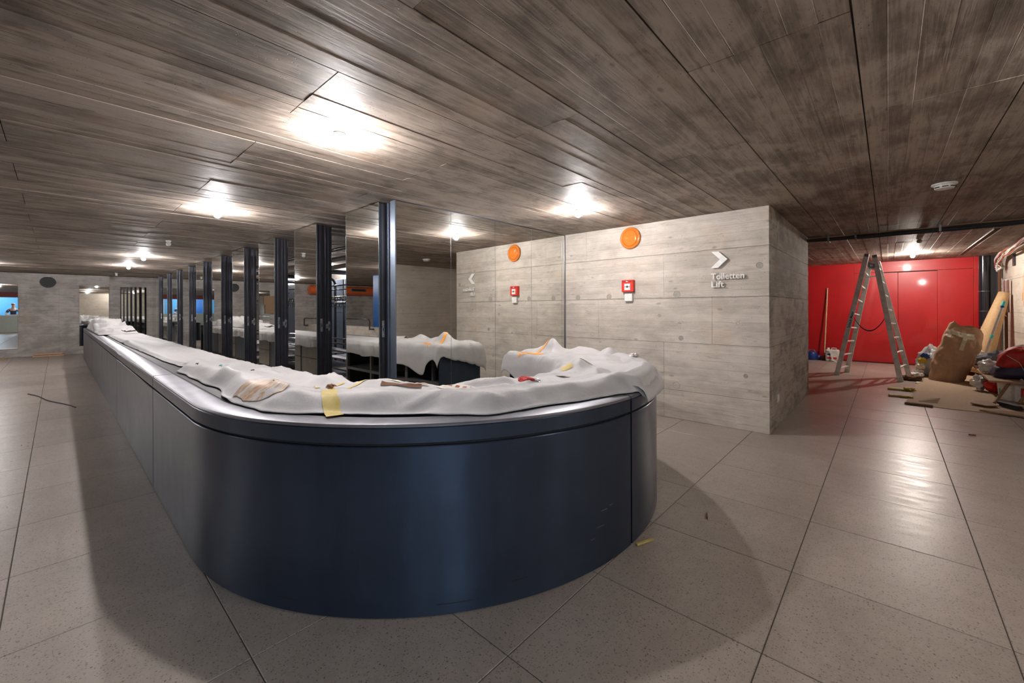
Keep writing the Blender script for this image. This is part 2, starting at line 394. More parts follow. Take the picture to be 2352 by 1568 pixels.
# ================================================================= ceiling
ceiling = struct(G().box(-19.4, 6.5, -7.2, 14.1, H+.006, H+.2).build('ceiling', M['joint']))
CW, CL = .608, 2.26
def ceil_panel(g, x0, y0, seed, y1=None):
    rnd = random.Random(seed); y1 = y1 or y0+CL; x = x0+.0025; bwid = (CW-.005)/6; zs = [H+rnd.uniform(-.0022, .0022) for _ in range(6)]
    vs = []; fs = []
    ya, yb = y0+.0025, y1-.0025
    for k in range(6):
        a, b = x+k*bwid, x+(k+1)*bwid; e = .0012; o = len(vs)
        vs += [(a+e, ya, zs[k]), (b-e, ya, zs[k]), (b-e, yb, zs[k]), (a+e, yb, zs[k])]
        fs.append((o+3, o+2, o+1, o))
        if k: fs.append((o-3+0, o-2, o+3, o))
    n = len(vs)
    vs += [(x, ya, H+.02), (x+6*bwid, ya, H+.02), (x+6*bwid, yb, H+.02), (x, yb, H+.02)]
    fs += [(0, 3, n+3, n), (n-3, n+1, n+2, n-2)]
    fs += [(n, n+1, n-3)+tuple(q for k in reversed(range(6)) for q in ((4*k+1, 4*k) if k < 5 else (4*k,)))]
    fs += [(n+2, n+3)+tuple(q for k in range(6) for q in (4*k+3, 4*k+2))]
    g.add(vs, fs)
panels = []
for i in range(-31, 4):
    x0 = -.10+CW*i
    odd = i % 2
    ys = (.90-CL*4 if odd == 0 else 2.035-CL*4)
    # strip [-0.1,.5] is i=0: joints at 3.16 and .90 ; strip i=-1: 2.03
    y = ys
    while y < 13.9:
        xx = min(x0, 1.85)
        panels.append((visible_score(x0+CW/2, y+CL/2, H), x0, y)); y += CL
panels.sort(reverse=True)
protos = []
for k in range(6):
    g = G(); ceil_panel(g, 0, 0, 100+k); protos.append(g.build('panel', M['ceil'], ceiling))
gs = G(); used = 0; pk = [0]*6
for n_, (s_, x0, y0) in enumerate(panels):
    if s_ > 0 and used < 280:
        k = n_ % 6; o = protos[k] if pk[k] == 0 else protos[k].copy()
        if pk[k]: COL.objects.link(o); o.parent = ceiling
        pk[k] += 1; used += 1; o.location = (x0, y0, 0)
    else: ceil_panel(gs, x0, y0, n_)
tag(gs.build('distant_panels', M['ceil'], ceiling), kind='stuff')

# ================================================================= walls
def wall_panels(wall, axis, at, sgn, a0, a1, zs, joints, mat, thick=.02):
    """panels on a wall: axis 0 -> wall runs along x at y=at; axis 1 -> runs along y at x=at; sgn = outward direction"""
    for r_ in range(len(zs)-1):
        js = [a0]+sorted(j for j in joints[r_ % len(joints)] if a0 < j < a1)+[a1]
        for p, q in zip(js, js[1:]):
            g = G(); e = .0014; nb = 6; z0, z1 = zs[r_]+e, zs[r_+1]-e; vs = []; fs = []
            for k in range(nb):
                za, zb = z0+(z1-z0)*k/nb, z0+(z1-z0)*(k+1)/nb; d = at+sgn*random.uniform(-.0012, .0012); o = len(vs)
                pts = [(p+e, za+.0008), (q-e, za+.0008), (q-e, zb-.0008), (p+e, zb-.0008)]
                vs += [((u, d, v) if axis == 0 else (d, u, v)) for u, v in pts]; fs.append((o, o+1, o+2, o+3))
                if k: fs.append((o-1, o-2, o+1, o))
            b = at-sgn*thick; n = len(vs)
            vs += [((u, b, v) if axis == 0 else (b, u, v)) for u, v in ((p+e, z0), (q-e, z0), (q-e, z1), (p+e, z1))]
            fs += [(0, 1, n+1, n), (n-2, n-1, n+3, n+2)]
            fs += [(n, n+3)+tuple(v for k in reversed(range(nb)) for v in (4*k+3, 4*k)), (n+2, n+1)+tuple(v for k in range(nb) for v in (4*k+1, 4*k+2))]
            g.add(vs, fs); g.build('panel', mat, wall)
ZS = [0, .36, .96, 1.525, 2.09, H]
# block with the toilet sign
wm_ = struct(G().box(-3.78, -.985, 5.291, 8.25, 0, H).build('wall_middle', M['joint_wall']))
wall_panels(wm_, 0, 5.271, -1, -3.74, -.967, ZS, [[-3.3, -2.145], [-2.145], [-1.56, -3.1], [-2.145], [-3.3]], M['wall'])
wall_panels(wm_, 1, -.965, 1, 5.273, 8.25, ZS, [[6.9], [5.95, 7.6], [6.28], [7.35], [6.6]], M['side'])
for (x, z, rr_) in ((-1.975, 1.57, .045), (-1.925, 1.02, .030), (-1.985, .42, .045), (-2.93, 1.56, .038), (-1.06, 1.87, .035), (-3.45, 1.56, .038), (-3.2, 1.02, .03), (-1.2, .62, .025), (-1.28, 1.22, .022), (-2.2, 1.30, .022)):
    G().lathe([(rr_, 0), (rr_, .0025), (rr_*.86, .0015), (rr_*.8, -.001)], (x, 5.2715, z), 1, 20, -1).build('tie_hole_plug', plain('grey_plug', (.36, .33, .29), .8) if 'grey_plug' not in bpy.data.materials else bpy.data.materials['grey_plug'], wm_, smooth=True)
# left end wall, far away
wl = struct(G().box(-19.5, -19.222, -7, 5.3, 0, H).build('wall_left', M['joint_wall']))
wall_panels(wl, 1, -19.2, 1, -7, 5.3, ZS, [[-6, -4.3, -2.2, .043, 2.3], [-5.2, -3.2, -1.1, .043, 1.18, 3], [-6, -4.3, -2.2, .043, 2.3], [-5.2, -3.2, -1.1, .043, 1.18, 3], [-5.2, -2.2, 1.18, 4]], M['wally'])
# wall behind the cloakroom racks
wr = struct(G().box(-19.3, -3.78, 5.32, 5.5, 0, H).build('wall_rear', M['joint_wall']))
wall_panels(wr, 0, 5.3, -1, -19.2, -3.78, ZS, [[-17, -14.7, -12.4, -10, -7.8, -5.5]], M['wall'])
# wall behind the camera
wb = struct(G().box(-19.3, 1.9, -7.2, -7.022, 0, H).build('wall_behind', M['joint_wall']))
wall_panels(wb, 0, -7.0, 1, -19.2, 1.85, ZS, [[-17, -14.7, -12.4, -10, -7.8, -5.5, -3.2, -1]], M['wall'])
# right wall with a wide opening beside the camera
wri = G().box(1.85, 2.03, -.55, 14.0, 0, H).box(1.85, 2.03, -7.2, -5.6, 0, H)
wri = struct(wri.build('wall_right', M['plasterwall']))
for z_ in (.9, 1.28, 1.95):
    G().box(1.846, 1.852, -.5, 13.8, z_-.0012, z_+.0012).build('joint_line', M['joint_wall'], wri)
for y, z0, z1, wd in ((12.02, 1.62, 1.98, .012), (12.06, 1.50, 1.66, .03), (12.0, 1.42, 1.50, .014)):
    G().box(1.8485, 1.8515, y-wd, y+wd, z0, z1).build('paint_mark', M['tapeo'], wri)
par = struct(G().box(1.86, 2.0, -5.6, -.55, 0, 1.06).build('wall_parapet', M['pale_green']))
G().box(1.84, 2.04, -5.6, -.55, 1.06, 1.10).build('coping', M['tiles_w'], par)
struct(G().box(1.82, 2.04, -5.6, -.55, 2.2, H).build('trim_1', M['dark_red']))
# end of the passage behind the red wall, left return
struct(G().box(-4.7, -4.5, 5.4, 14.0, 0, H).build('wall_passage', M['wally']))

# ---- red end wall: steel panels and a door
we = struct(G().box(-4.5, 1.50, 13.93, 14.05, 0, H).build('wall_end', plain('deep_red_joint', (.24, .005, .008), .6)))
def redp(x0, x1, z0, z1, y=13.9, name='panel', t=.03):
    return G().box(x0+.0012, x1-.0012, y, y+t, z0+.0012, z1-.0012).build(name, M['red'], we, bevel=.0015)
redp(-4.5, -2.2, .01, H); redp(-2.2, -.65, .01, H)
redp(-.65, .176, .01, 2.262); redp(-.65, 1.425, 2.268, H)
redp(.858, 1.425, .01, 2.262); redp(1.425, 1.50, .01, H, 13.885, 'corner_post', .05)
d1 = struct(G().box(.176, .858, 13.936, 13.945, .0, 2.262).build('door_1', M['red']))
G().box(.182, .856, 13.902, 13.93, .008, .028).build('bottom_rail', M['red'], d1)
G().box(.184, .8575, 13.903, 13.935, .03, 2.245).build('leaf', M['red'], d1, bevel=.003)
G().box(-.095, .862, 13.894, 13.93, 2.247, 2.262).build('shadow_gap', M['joint'], d1)

# ================================================================= bare bulbs on the ceiling
def make_bulb(x, y, on, mat, label, grp):
    r = empty('ceiling_bulb', (x, y, H), label, 'lamp', grp)
    G().lathe([(.036, 0), (.037, -.014), (.032, -.024), (.024, -.030)], (x, y, H), n=20).build('socket', M['white'], r, smooth=True)
    pr = [(.006, -.022)]
    for k in range(1, 10):
        a = math.pi*k/10; pr.append((.034*math.sin(a)+.0001, -.058+.034*math.cos(a)))
    pr.append((.002, -.092))
    G().lathe(pr, (x, y, H), n=16).build('glass_bulb', mat if on else M['offwhite'], r, smooth=True)
    return r
BR = 1.22
bl = [(-2.60, BR, 1, 'lit bare bulb on the concrete ceiling directly above the rounded counter end'),
      (-5.60, BR, 1, 'lit bare bulb above the counter, second in its row from the rounded end'),
      (-8.65, BR, 0, 'unlit white bulb between two lit ones in the row above the long counter'),
      (-11.55, BR, 1, 'lit bare bulb above the counter just past the unlit white bulb'),
      (-14.25, BR, 1, 'farthest lit bare bulb over the long counter, near the left wall mirrors'),
      (-17.4, BR, 0, 'small unlit bulb beyond the farthest lit bulb close to the left end wall')]
for x, y, on, lb in bl: make_bulb(x, y, on, M['bulb'], lb, 'bulbs in a row above the counter')
make_bulb(-2.61, 4.0, 1, M['bulb'], 'lit bare bulb on the ceiling in front of the wall with the orange disc', None)
make_bulb(.385, 12.1, 1, M['bulbp'], 'lit bare bulb in the passage close to the red wall', None)
make_bulb(.38, 9.44, 0, M['bulb'], 'unlit white bulb in the passage between cable bundle and red wall', None)
for x, y, lb in ((-9.8, -1.7, 'lit bare bulb reflected at the top of the leftmost wall mirror'),
                 (-6.8, -4.6, 'added fill bulb over the open floor in front of the stair parapet'), (-15.6, -1.2, 'added fill bulb over the open floor between stair parapet and far mirrors'),  # both added out of view to raise the room's overall brightness
                 (1.10, 2.6, 'added dim fill bulb on the ceiling between the counter end and the right wall')):  # unseen weaker bulb, added as front fill for passage and ladder
    make_bulb(x, y, 1, M['bulb_fill'] if x > 0 else M['bulb'], lb, 'bulbs over the open floor')

for x, lb in ((-7.0, 'added fill bulb in the cloakroom behind the second mirrored pillar'), (-10.6, 'added fill bulb in the middle of the cloakroom'), (-15.0, 'added fill bulb at the far end of the cloakroom')):  # hidden bulbs added to brighten the coat racks
    make_bulb(x, 4.65, 1, M['bulb'], lb, 'added fill bulbs in the cloakroom')
# smoke detector
sd = empty('smoke_detector', (.384, 5.46, H), 'white round smoke detector on the dark ceiling in front of the passage', 'smoke detector')
G().lathe([(.085, 0), (.088, -.012), (.075, -.020)], (.384, 5.46, H), n=40).build('base', M['white'], sd, smooth=True)
G().lathe([(.070, -.019), (.072, -.035), (.062, -.048), (.03, -.055)], (.384, 5.46, H), n=40).build('housing', M['white'], sd, smooth=True)
for k in range(8):
    a = k*math.pi/4; c, s_ = math.cos(a), math.sin(a); cx, cy = .384+.0715*c, 5.46+.0715*s_
    G().obox((cx-.02*s_, cy+.02*c, H-.037), (cx+.02*s_, cy-.02*c, H-.037), (0, 0, .004), (.003*c, .003*s_, 0)).build('vent_slot', M['black'], sd)

# ================================================================= counter
CX, CY, RAD, DEP = -2.9, 2.28, 1.775, .715
YF = CY-RAD
XL = -17.1
def arc(a0, a1, step=2.0):
    n = max(1, int(round(abs(a1-a0)/step))); out = []
    for k in range(n+1):
        a = R(a0+(a1-a0)*k/n); out.append((CX+RAD*math.cos(a), CY+RAD*math.sin(a), -math.cos(a), -math.sin(a)))
    return out
def straight(xa, xb, n=1): return [(xa+(xb-xa)*k/n, YF, 0, 1) for k in range(n+1)]
def left_end():
    rr = .30; out = []
    out.append((XL-rr, CY-1.04, 1, 0))
    for k in range(0, 16):
        a = R(180+90*k/15); out.append((XL+rr*math.cos(a), YF+rr+rr*math.sin(a), -math.cos(a), -math.sin(a)))
    return out
gp = .009
def shrink(path, a=gp, b=gp):
    p = list(path)
    def mv(p0, p1, d):
        v = Vector((p1[0]-p0[0], p1[1]-p0[1])).normalized()*d; return (p0[0]+v.x, p0[1]+v.y, p0[2], p0[3])
    return [mv(p[0], p[1], a)]+p[1:-1]+[mv(p[-1], p[-2], b)]
segs = [shrink(left_end()), shrink(straight(XL, -12.68)), shrink(straight(-12.68, -7.24)), shrink(straight(-7.24, -4.285)),
        shrink(straight(-4.285, CX)+arc(-90, 0)[1:]), shrink(arc(0, 90)+[(CX-.16, CY+RAD, 0, -1)], gp, 0)]
counter = empty('counter', (CX, CY, 0), 'long dark blue steel counter with rounded near end, partly under a white sheet', 'counter')
for sg in segs:
    G().sweep([(0, .006), (0, .772), (.003, .776), (.018, .776), (.018, .006)], sg).build('front_panel', M['steel_blue'], counter, smooth=True, angle=30)
    G().sweep([(0, .792), (.003, .788), (.018, .788), (.018, .862), (.003, .862), (0, .858)], sg).build('band', M['band'], counter, smooth=True, angle=30)
    G().sweep([(.0, .864), (.115, .864), (.128, .868), (.128, .876), (.120, .880), (.016, .880), (.005, .877), (0, .871)], sg).build('rim', M['rim'], counter, smooth=True, angle=30)
full = straight(XL, CX, 8)+arc(-90, 90)[1:]+[(CX-.16, CY+RAD, 0, -1)]
fulll = left_end()+full[1:]
G().sweep([(.022, 0), (.022, .862), (.032, .862), (.032, 0)], fulll).build('carcass', M['joint'], counter, smooth=True, angle=30)
G().sweep([(.129, .846), (.129, .862), (.150, .864), (.152, .868), (DEP, .868), (DEP, .830), (DEP-.02, .830), (DEP-.02, .846)], full).build('worktop', M['worktop'], counter, smooth=True, angle=30)
G().sweep([(.034, .405), (.034, .42), (DEP-.03, .42), (DEP-.03, .38), (DEP-.055, .38), (DEP-.055, .405)], straight(-6.9, CX, 3)+arc(-90, 90)[1:]+[(CX-.15, CY+RAD, 0, -1)]).build('middle_shelf', M['grey_steel'], counter, smooth=True, angle=30)
G().sweep([(.034, .05), (.034, .07), (DEP-.03, .07), (DEP-.03, .05)], full).build('bottom_shelf', M['blue_steel'], counter, smooth=True, angle=30)
def ipt(wv, a=None, x=None):
    if a is not None: return (CX+(RAD-wv)*math.cos(R(a)), CY+(RAD-wv)*math.sin(R(a)))
    return (x, YF+wv)
for a in (-72, -45, -18, 9, 36, 63, 88):
    p, q = ipt(DEP-.07, a), ipt(DEP-.03, a); d = Vector((math.sin(R(a)), -math.cos(R(a)), 0))*.02
    G().obox((*p, .07), (*p, .845), d, Vector((q[0]-p[0], q[1]-p[1], 0))*.5).build('post', M['grey_steel'], counter)
for x in (-6.9, -6.1, -5.35, -4.55, -3.75, -2.95):
    G().box(x-.02, x+.02, YF+DEP-.08, YF+DEP-.035, .07, .845).build('post', M['inox'], counter)
# drawer and cupboard fronts of the straight part, on the inner side
xx = -7.0
k = 0
while xx > -16.6:
    wdt = .82
    G().box(xx-wdt-.05, xx+.01, YF+.05, YF+DEP-.03, .07, .84).build('cupboard_body', M['black'], counter)
    typ = k % 3
    if typ == 1 or typ == 2:
        zz = [(.09, .44), (.45, .82)]
        for z0, z1 in zz:
            dr = G().box(xx-wdt+.004, xx-.004, YF+DEP-.03, YF+DEP-.008, z0, z1).build('drawer', M['inox'], counter, bevel=.003)
            G().tube([(xx-wdt/2-.05, YF+DEP+.006, z1-.06), (xx-wdt/2+.05, YF+DEP+.006, z1-.06)], .006, 8).build('handle', M['plate'], dr)
    else:
        G().box(xx-wdt+.004, xx-.004, YF+DEP-.03, YF+DEP-.01, .09, .82).build('cupboard_door', M['blue_steel'], counter, bevel=.003)
    G().box(xx-wdt-.045, xx-wdt-.01, YF+DEP-.04, YF+DEP-.01, .07, .845).build('post', M['inox'], counter)
    xx -= .92; k += 1
# end cheek of the short arm
G().box(CX-.185, CX-.163, CY+RAD-DEP+.01, CY+RAD-.002, .006, .862).build('end_panel', M['steel_blue'], counter, bevel=.002)
G().box(CX-.19, CX-.163, CY+RAD-DEP, CY+RAD, .864, .88).build('end_rim', M['band'], counter, bevel=.003)
# scuffs low on the curved front
for (a, z, l) in ((-9, .30, .05), (-7, .31, .03), (-10, .22, .06), (-12, .17, .03), (-27, .10, .12), (-36, .05, .2), (-62, .06, .1)):
    da = math.degrees(l/RAD)/2
    G().sweep([(-.0006, z), (-.0006, z+.004), (.001, z+.004), (.001, z)], arc(a-da, a+da, 1)).build('scuff', M['grey_steel'] if z > .15 else M['black'], counter)

# ================================================================= white protective sheets
def P(sv):
    """path position: sv in metres along the outer edge, 0 = start of the near arc, negative on the straight part"""
    L = math.pi*RAD
    if sv < 0: return (CX+sv, YF, 0, 1)
    if sv > L: return (CX-(sv-L), CY+RAD, 0, -1)
    a = -math.pi/2+sv/RAD
    return (CX+RAD*math.cos(a), CY+RAD*math.sin(a), -math.cos(a), -math.sin(a))
def S(ang): return R(ang+90)*RAD
inset_tab = [(-15.0, .30), (-12.6, .22), (-11.0, .19), (-8.06, .185), (-5.9, .18), (-2.72, .22), (-2.0, .25), (-1.72, .33), (-1.55, .17), (-1.25, .19), (-.65, .19), (-.4, .22), (0, .155), (S(-80), .125), (S(-74), .115), (S(-70), .09), (S(-65), .105), (S(-58), .15), (S(-54), .16), (S(-48), .16), (S(-43), .152), (S(-36), .105), (S(-31), .065), (S(-25), .095), (S(-17.6), .125), (S(-9), .10), (S(-2), .075), (S(3), .02), (S(6), -.05), (S(15), -.065), (S(30), -.06), (S(60), -.03), (S(100), -.03)]
def sheet_h(sv, wv):
    """height of the main sheet above the worktop as a function of run and distance from outer rim"""
    e = lerp_tab(inset_tab, sv); d = max(0, wv-e)
    near = sstep((sv+2.5)/2.0)
    crest = .016+.062*near*(1+.35*noise.noise(Vector((sv*1.7, 0, 3))))
    h = crest*sstep(d/(.05+.07*near))*(1-.55*sstep((d-.16)/.22))
    # long folds
    h += near*.018*max(0, ridg(sv*1.5+wv*1.2, wv*3.0+sv*.3, 1.0))**3*sstep(d/.1)
    h += near*.010*fbm(sv*3.2+wv*2, wv*5, 2.0)*sstep(d/.08)
    h += near*.022*max(0, ridg(sv*.9-wv*1.9, wv*2.2+sv*.8, 17.0))**6*sstep(d/.05)
    h += .007*(ridg(sv*.6-wv*.8, wv*3.5, 5.0))*sstep(d/.08)+.003*fbm(sv*7, wv*9, 4)
    h += .045*math.exp(-((sv-S(-58))/.20)**2)*sstep((wv-.48)/.12)+.04*math.exp(-((sv-S(-78))/.16)**2)*sstep((wv-.50)/.12)
    h += .05*math.exp(-((sv+1.70)/.12)**2)*math.exp(-((wv-.31)/.10)**2)+.03*math.exp(-((sv+5.9)/.25)**2-((wv-.25)/.08)**2)
    h += .035*math.exp(-((sv-S(-18))/.5)**2)*math.exp(-((wv-.62)/.09)**2)
    return .004+max(0, h)
def main_pt(sv, u):
    """u 0..1 from outer edge to the end of the hanging inner side"""
    e = lerp_tab(inset_tab, sv)+.010*noise.noise(Vector((sv*4.0, 7, 0)))
    hang = .21+.035*noise.noise(Vector((sv*1.1, 9, 0)))+.01*math.sin(sv*9)
    drop = max(0, -e)*1.1
    tot = drop+(DEP-max(e, 0))+hang; q = u*tot
    x, y, nx, ny = P(sv)
    if q < drop:   # overhanging the outer rim
        t = 1-q/drop; wv = -.012-.035*t*0-.03*sstep(t); z = .886-.055*t
        z += .0
        return (x+wv*nx, y+wv*ny, z)
    q -= drop; wv = max(e, 0)+q
    top = .882 if wv < .15 else .871+.011*max(0, 1-(wv-.15)/.03)
    if wv <= DEP:
        hh = sheet_h(sv, wv)
        if e < 0: hh = max(hh, .01)+.02*sstep(1-wv/.1)*0
        return (x+wv*nx, y+wv*ny, max(top, .872)+hh)
    over = wv-DEP; h0 = sheet_h(sv, DEP)
    out = .012+.03*min(1, over/.05)+.018*math.sin(sv*13+noise.noise(Vector((sv*3, 0, 0)))*4)*min(1, over/.1)
    return (x+(DEP+out)*nx, y+(DEP+out)*ny, .872+h0*(max(0, 1-over/.05))-over*.97)
def sheet_grid(fn, s0, s1, ds, nu):
    n = int((s1-s0)/ds); return G().grid(lambda a, b: fn(s0+(s1-s0)*a, b), n, nu)
g = sheet_grid(main_pt, -12.9, S(52), .024, 60)
sheet = tag(g.build('dust_sheet', M['cloth'], None, smooth=True, angle=180, solid=.003),
            'long white protective sheet spread along the counter top and hanging over its inner side', 'sheet')

# second sheet, crumpled on the short arm of the counter
peaks = [(S(84), .36, .135, .16, .10), (S(73), .12, .060, .22, .10), (S(60), .10, .085, .10, .09), (S(45), .30, .05, .3, .15), (S(38), .08, .05, .16, .07),
         (S(24), .58, .075, .20, .09), (S(14), .40, .035, .3, .07), (S(52), .55, .04, .25, .12)]
def arm_h(sv, wv):
    h = .035+.022*max(0, ridg(sv*1.9+wv*2.3, wv*3.1-sv, 11))**2+.014*fbm(sv*3, wv*4.5, 3)
    for s0, w0, a, ss, ww in peaks: h += a*math.exp(-((sv-s0)/ss)**2-((wv-w0)/ww)**2)
    return max(.012, h)
def arm_pt(sv, u):
    SE = math.pi*RAD+.18
    e = -.07+.012*noise.noise(Vector((sv*5, 1, 1)))
    over_end = max(0, sv-SE)*(2.3-1.6*u)
    hang = (.10+.16*sstep((sv-S(20))/1.2)+.03*noise.noise(Vector((sv*2, 2, 0)))+.14*math.exp(-((sv-S(82))/.30)**2))*(1-.45*sstep((sv-S(84))/.36))
    drop = .07+.02*noise.noise(Vector((sv*3.3, 5, 0)))+.015*math.exp(-((sv-S(19))/.12)**2)
    tot = drop+DEP+hang; q = u*tot
    sc_ = min(sv, SE); x, y, nx, ny = P(sc_)
    if q < drop: wv = -.015-.035*math.sin((1-q/drop)*1.6); base = -(drop-q)*.95; hh = arm_h(sv, 0)*.8
    elif q-drop <= DEP: wv = q-drop; base = 0; hh = arm_h(sv, wv)
    else:
        o_ = q-drop-DEP; wv = DEP+.02+.05*math.sin(min(1, o_/.1)*1.4)+.02*math.sin(sv*8); base = -o_*.93; hh = arm_h(sv, DEP)*max(0, 1-o_/.08)
    z = .874+hh+base
    if over_end > 0: x -= .03*min(1, over_end/.03)+.02*math.sin(over_end*9)+over_end*.12; z -= over_end*.92
    return (x+wv*nx, y+wv*ny, z)
g = sheet_grid(arm_pt, S(4), math.pi*RAD+.18+.17, .024, 50)
sheet2 = tag(g.build('dust_sheet', M['cloth'], None, smooth=True, angle=180, solid=.003),
             'crumpled white sheet heaped on the short arm of the counter with orange tape', 'sheet')
# third sheet bunched at the far end
def far_pt(a, b):
    x = -16.75+5.0*a; y = YF+.05+.62*b
    edge = min(1, a/.05, (1-a)/.04, b/.10, (1-b)/.10); edge = sstep(edge)
    env = .10+.16*math.exp(-((a-.45)/.25)**2)
    h = .012+edge*env*(.35+.75*max(0, ridg(x*1.15, y*2.6, 9))**1.5+.3*abs(fbm(x*1.4, y*3, 5)))
    y -= .12*edge*noise.noise(Vector((x*1.3, 4, 0))); x += .2*edge*noise.noise(Vector((x, y*3, 7)))
    return (x, y, .884+h)
tag(G().grid(far_pt, 110, 36).build('dust_sheet', M['cloth'], None, smooth=True, angle=180, solid=.003),
    'bunched up white sheet piled on the far left end of the counter', 'sheet')

# ---- tape, wrappers and litter lying on the sheets
bpy.context.view_layer.update()
def bvh(o):
    return BVHTree.FromPolygons([v.co[:] for v in o.data.vertices], [p.vertices[:] for p in o.data.polygons])
BV = {1: bvh(sheet), 2: bvh(sheet2)}
def down(x, y, which=(1, 2)):
    best = None
    for k in which:
        hit = BV[k].ray_cast(Vector((x, y, 3)), Vector((0, 0, -1)))
        if hit[0] is not None and (best is None or hit[0].z > best): best = hit[0].z
    return best if best is not None else .885
def strip(name, pts, wd, mat, label, cat, which=(1, 2), lift=.0045, rag=.15, group=None, parent=None):
    """thin strip lying on the sheets along pts (x, y)"""
    P2 = [Vector(p) for p in pts]; L = [0]
    for a, b in zip(P2, P2[1:]): L.append(L[-1]+(b-a).length)
    n = max(6, int(L[-1]/.006))
    def f(a, b):
        d = a*L[-1]; k = max(i for i in range(len(L)-1) if L[i] <= d+1e-9); t = (d-L[k])/(L[k+1]-L[k]); p = P2[k].lerp(P2[k+1], t)
        tg = (P2[k+1]-P2[k]).normalized(); nn = Vector((-tg.y, tg.x)); wq = wd*(1+rag*noise.noise(Vector((d*20, b*3, len(pts)))))
        q = p+nn*(b-.5)*wq; return (q.x, q.y, max(down(q.x+dx, q.y+dy, which) for dx, dy in ((0, 0), (.006, 0), (-.006, 0), (0, .006), (0, -.006)))+lift)
    o = G().grid(f, n, 10).build(name, mat, parent, smooth=True, angle=180)
    if parent is None: tag(o, label, cat, group)
    return o
strip('tape_strip', [(-2.42, 1.06), (-2.12, .94), (-1.965, .895)], .075, M['tapey'], 'wide yellow masking tape strip running down the front edge of the sheet', 'tape')
strip('tape_strip', [(-2.50, 1.02), (-2.48, 1.18), (-2.50, 1.20)], .03, M['tapey'], 'short pale yellow tape end beside the rust brown scrap', 'tape')
strip('tape_strip', [(-2.30, 1.10), (-2.34, 1.17), (-2.27, 1.33)], .028, M['tapey'], 'thin yellow tape across the sheet behind the brown scrap', 'tape')
strip('tape_strip', [(-2.24, 1.32), (-2.19, 1.40)], .03, M['tapec'], 'small cream tape piece next to the torn brown strip', 'tape')
strip('tape_strip', [(-1.86, 2.60), (-1.80, 2.66)], .10, M['tapey'], 'left of two yellow tapes on the crumpled sheet', 'tape')
strip('tape_strip', [(-1.84, 2.86), (-1.74, 2.88)], .12, M['tapey'], 'right of two yellow tapes on the crumpled sheet', 'tape')
strip('tape_strip', [(-2.95, 3.36), (-2.86, 3.50), (-2.78, 3.70), (-2.72, 3.80)], .04, M['tapeo'], 'orange tape running up the tall fold of the crumpled sheet', 'tape', (2,))
strip('tape_strip', [(-2.92, 3.30), (-2.84, 3.36), (-2.66, 3.40)], .05, M['tapeo'], 'crinkled orange tape lying at the foot of the tall fold', 'tape', (2,))
strip('tape_strip', [(-1.98, 3.62), (-1.82, 3.60), (-1.72, 3.48)], .03, M['tapeo'], 'orange tape by the small crumpled wrapper at the counter corner', 'tape', (2,))
strip('stain', [(-2.78, .75), (-2.55, .76), (-2.40, .86)], .15, M['stain'], 'brown smear of dried paint across the sheet near the front edge', 'stain', lift=.0042)
pp = strip('newspaper_scrap', [(-1.97, 1.53), (-1.80, 1.60), (-1.61, 1.72)], .10, M['paperprint'], 'dirty white paper scrap with faded red print on the sheet', 'paper')
for q in range(7):
    a = q/7; x, y = -1.93+.28*a, 1.56+.14*a
    strip('print_mark', [(x, y), (x+.022, y+.012)], .022, M['redprint'], '', '', lift=.006, parent=pp)
tb = strip('torn_strip', [(-2.19, 1.27), (-2.10, 1.35), (-2.01, 1.425)], .032, M['rust'], 'torn dark brown strip of tape and wood lying on the sheet', 'scrap', lift=.008)
strip('orange_edge', [(-2.10, 1.37), (-1.99, 1.455)], .018, M['cardd'], '', '', lift=.012, parent=tb)
def lump(name, c, r, mat, label, cat, seed=0, sq=(1, 1, .5), nz=.35, group=None, parent=None, n=14, fr=2.2):
    def f(a, b):
        th, ph = a*2*math.pi, (b-.5)*math.pi; d = Vector((math.cos(ph)*math.cos(th), math.cos(ph)*math.sin(th), math.sin(ph)))
        k = r*(1+nz*.75*noise.noise(d*fr+Vector((seed*7.1, 0, 0)))+nz*.33*noise.noise(d*fr*2.6+Vector((0, seed*3.3, 0))))
        return (c[0]+d.x*k*sq[0], c[1]+d.y*k*sq[1], c[2]+d.z*k*sq[2])
    o = G().grid(f, n*2, n).build(name, mat, parent, smooth=True, angle=50)
    if parent is None: tag(o, label, cat, group)
    return o
wz = down(-1.55, 1.83)
wrp = lump('sweet_wrapper', (-1.555, 1.83, wz+.018), .045, M['redcloth'], 'crumpled red and silver wrapper on the sheet at the curve', 'wrapper', 3, (1.3, .6, .45), .5)
lump('foil_end', (-1.515, 1.865, wz+.014), .028, M['foil'], '', '', 5, (1, .9, .5), .5, parent=wrp)
lump('rust_scrap', (-2.44, 1.09, down(-2.44, 1.09)+.010), .03, M['rust'], 'small rust brown scrap beside the yellow tape', 'scrap', 4, (1.2, .7, .5), .6)
lump('sweet_wrapper', (-1.62, 3.34, down(-1.62, 3.34)+.015), .035, M['foil'], 'small silver and dark red wrapper near the right corner of the sheet', 'wrapper', 8, (1.2, .8, .5), .5)
for i_, (x, y, c_, lb) in enumerate([(-3.95, .87, 'teal', 'small teal plastic ring on the long sheet'), (-3.62, 1.00, 'rust', 'small brown splinter on the long sheet beside the teal ring'), (-4.4, .80, 'rust', 'curled grey-brown thread on the long sheet')]):
    G().tube([(x, y, down(x, y)+.006), (x+.03, y+.012, down(x, y)+.012), (x+.06, y+.0, down(x, y)+.006)], .0035, 6).build('debris', M[c_])
    tag(bpy.context.scene.objects[-1] if False else [o for o in bpy.data.objects if o.name.startswith('debris')][-1], lb, 'debris')
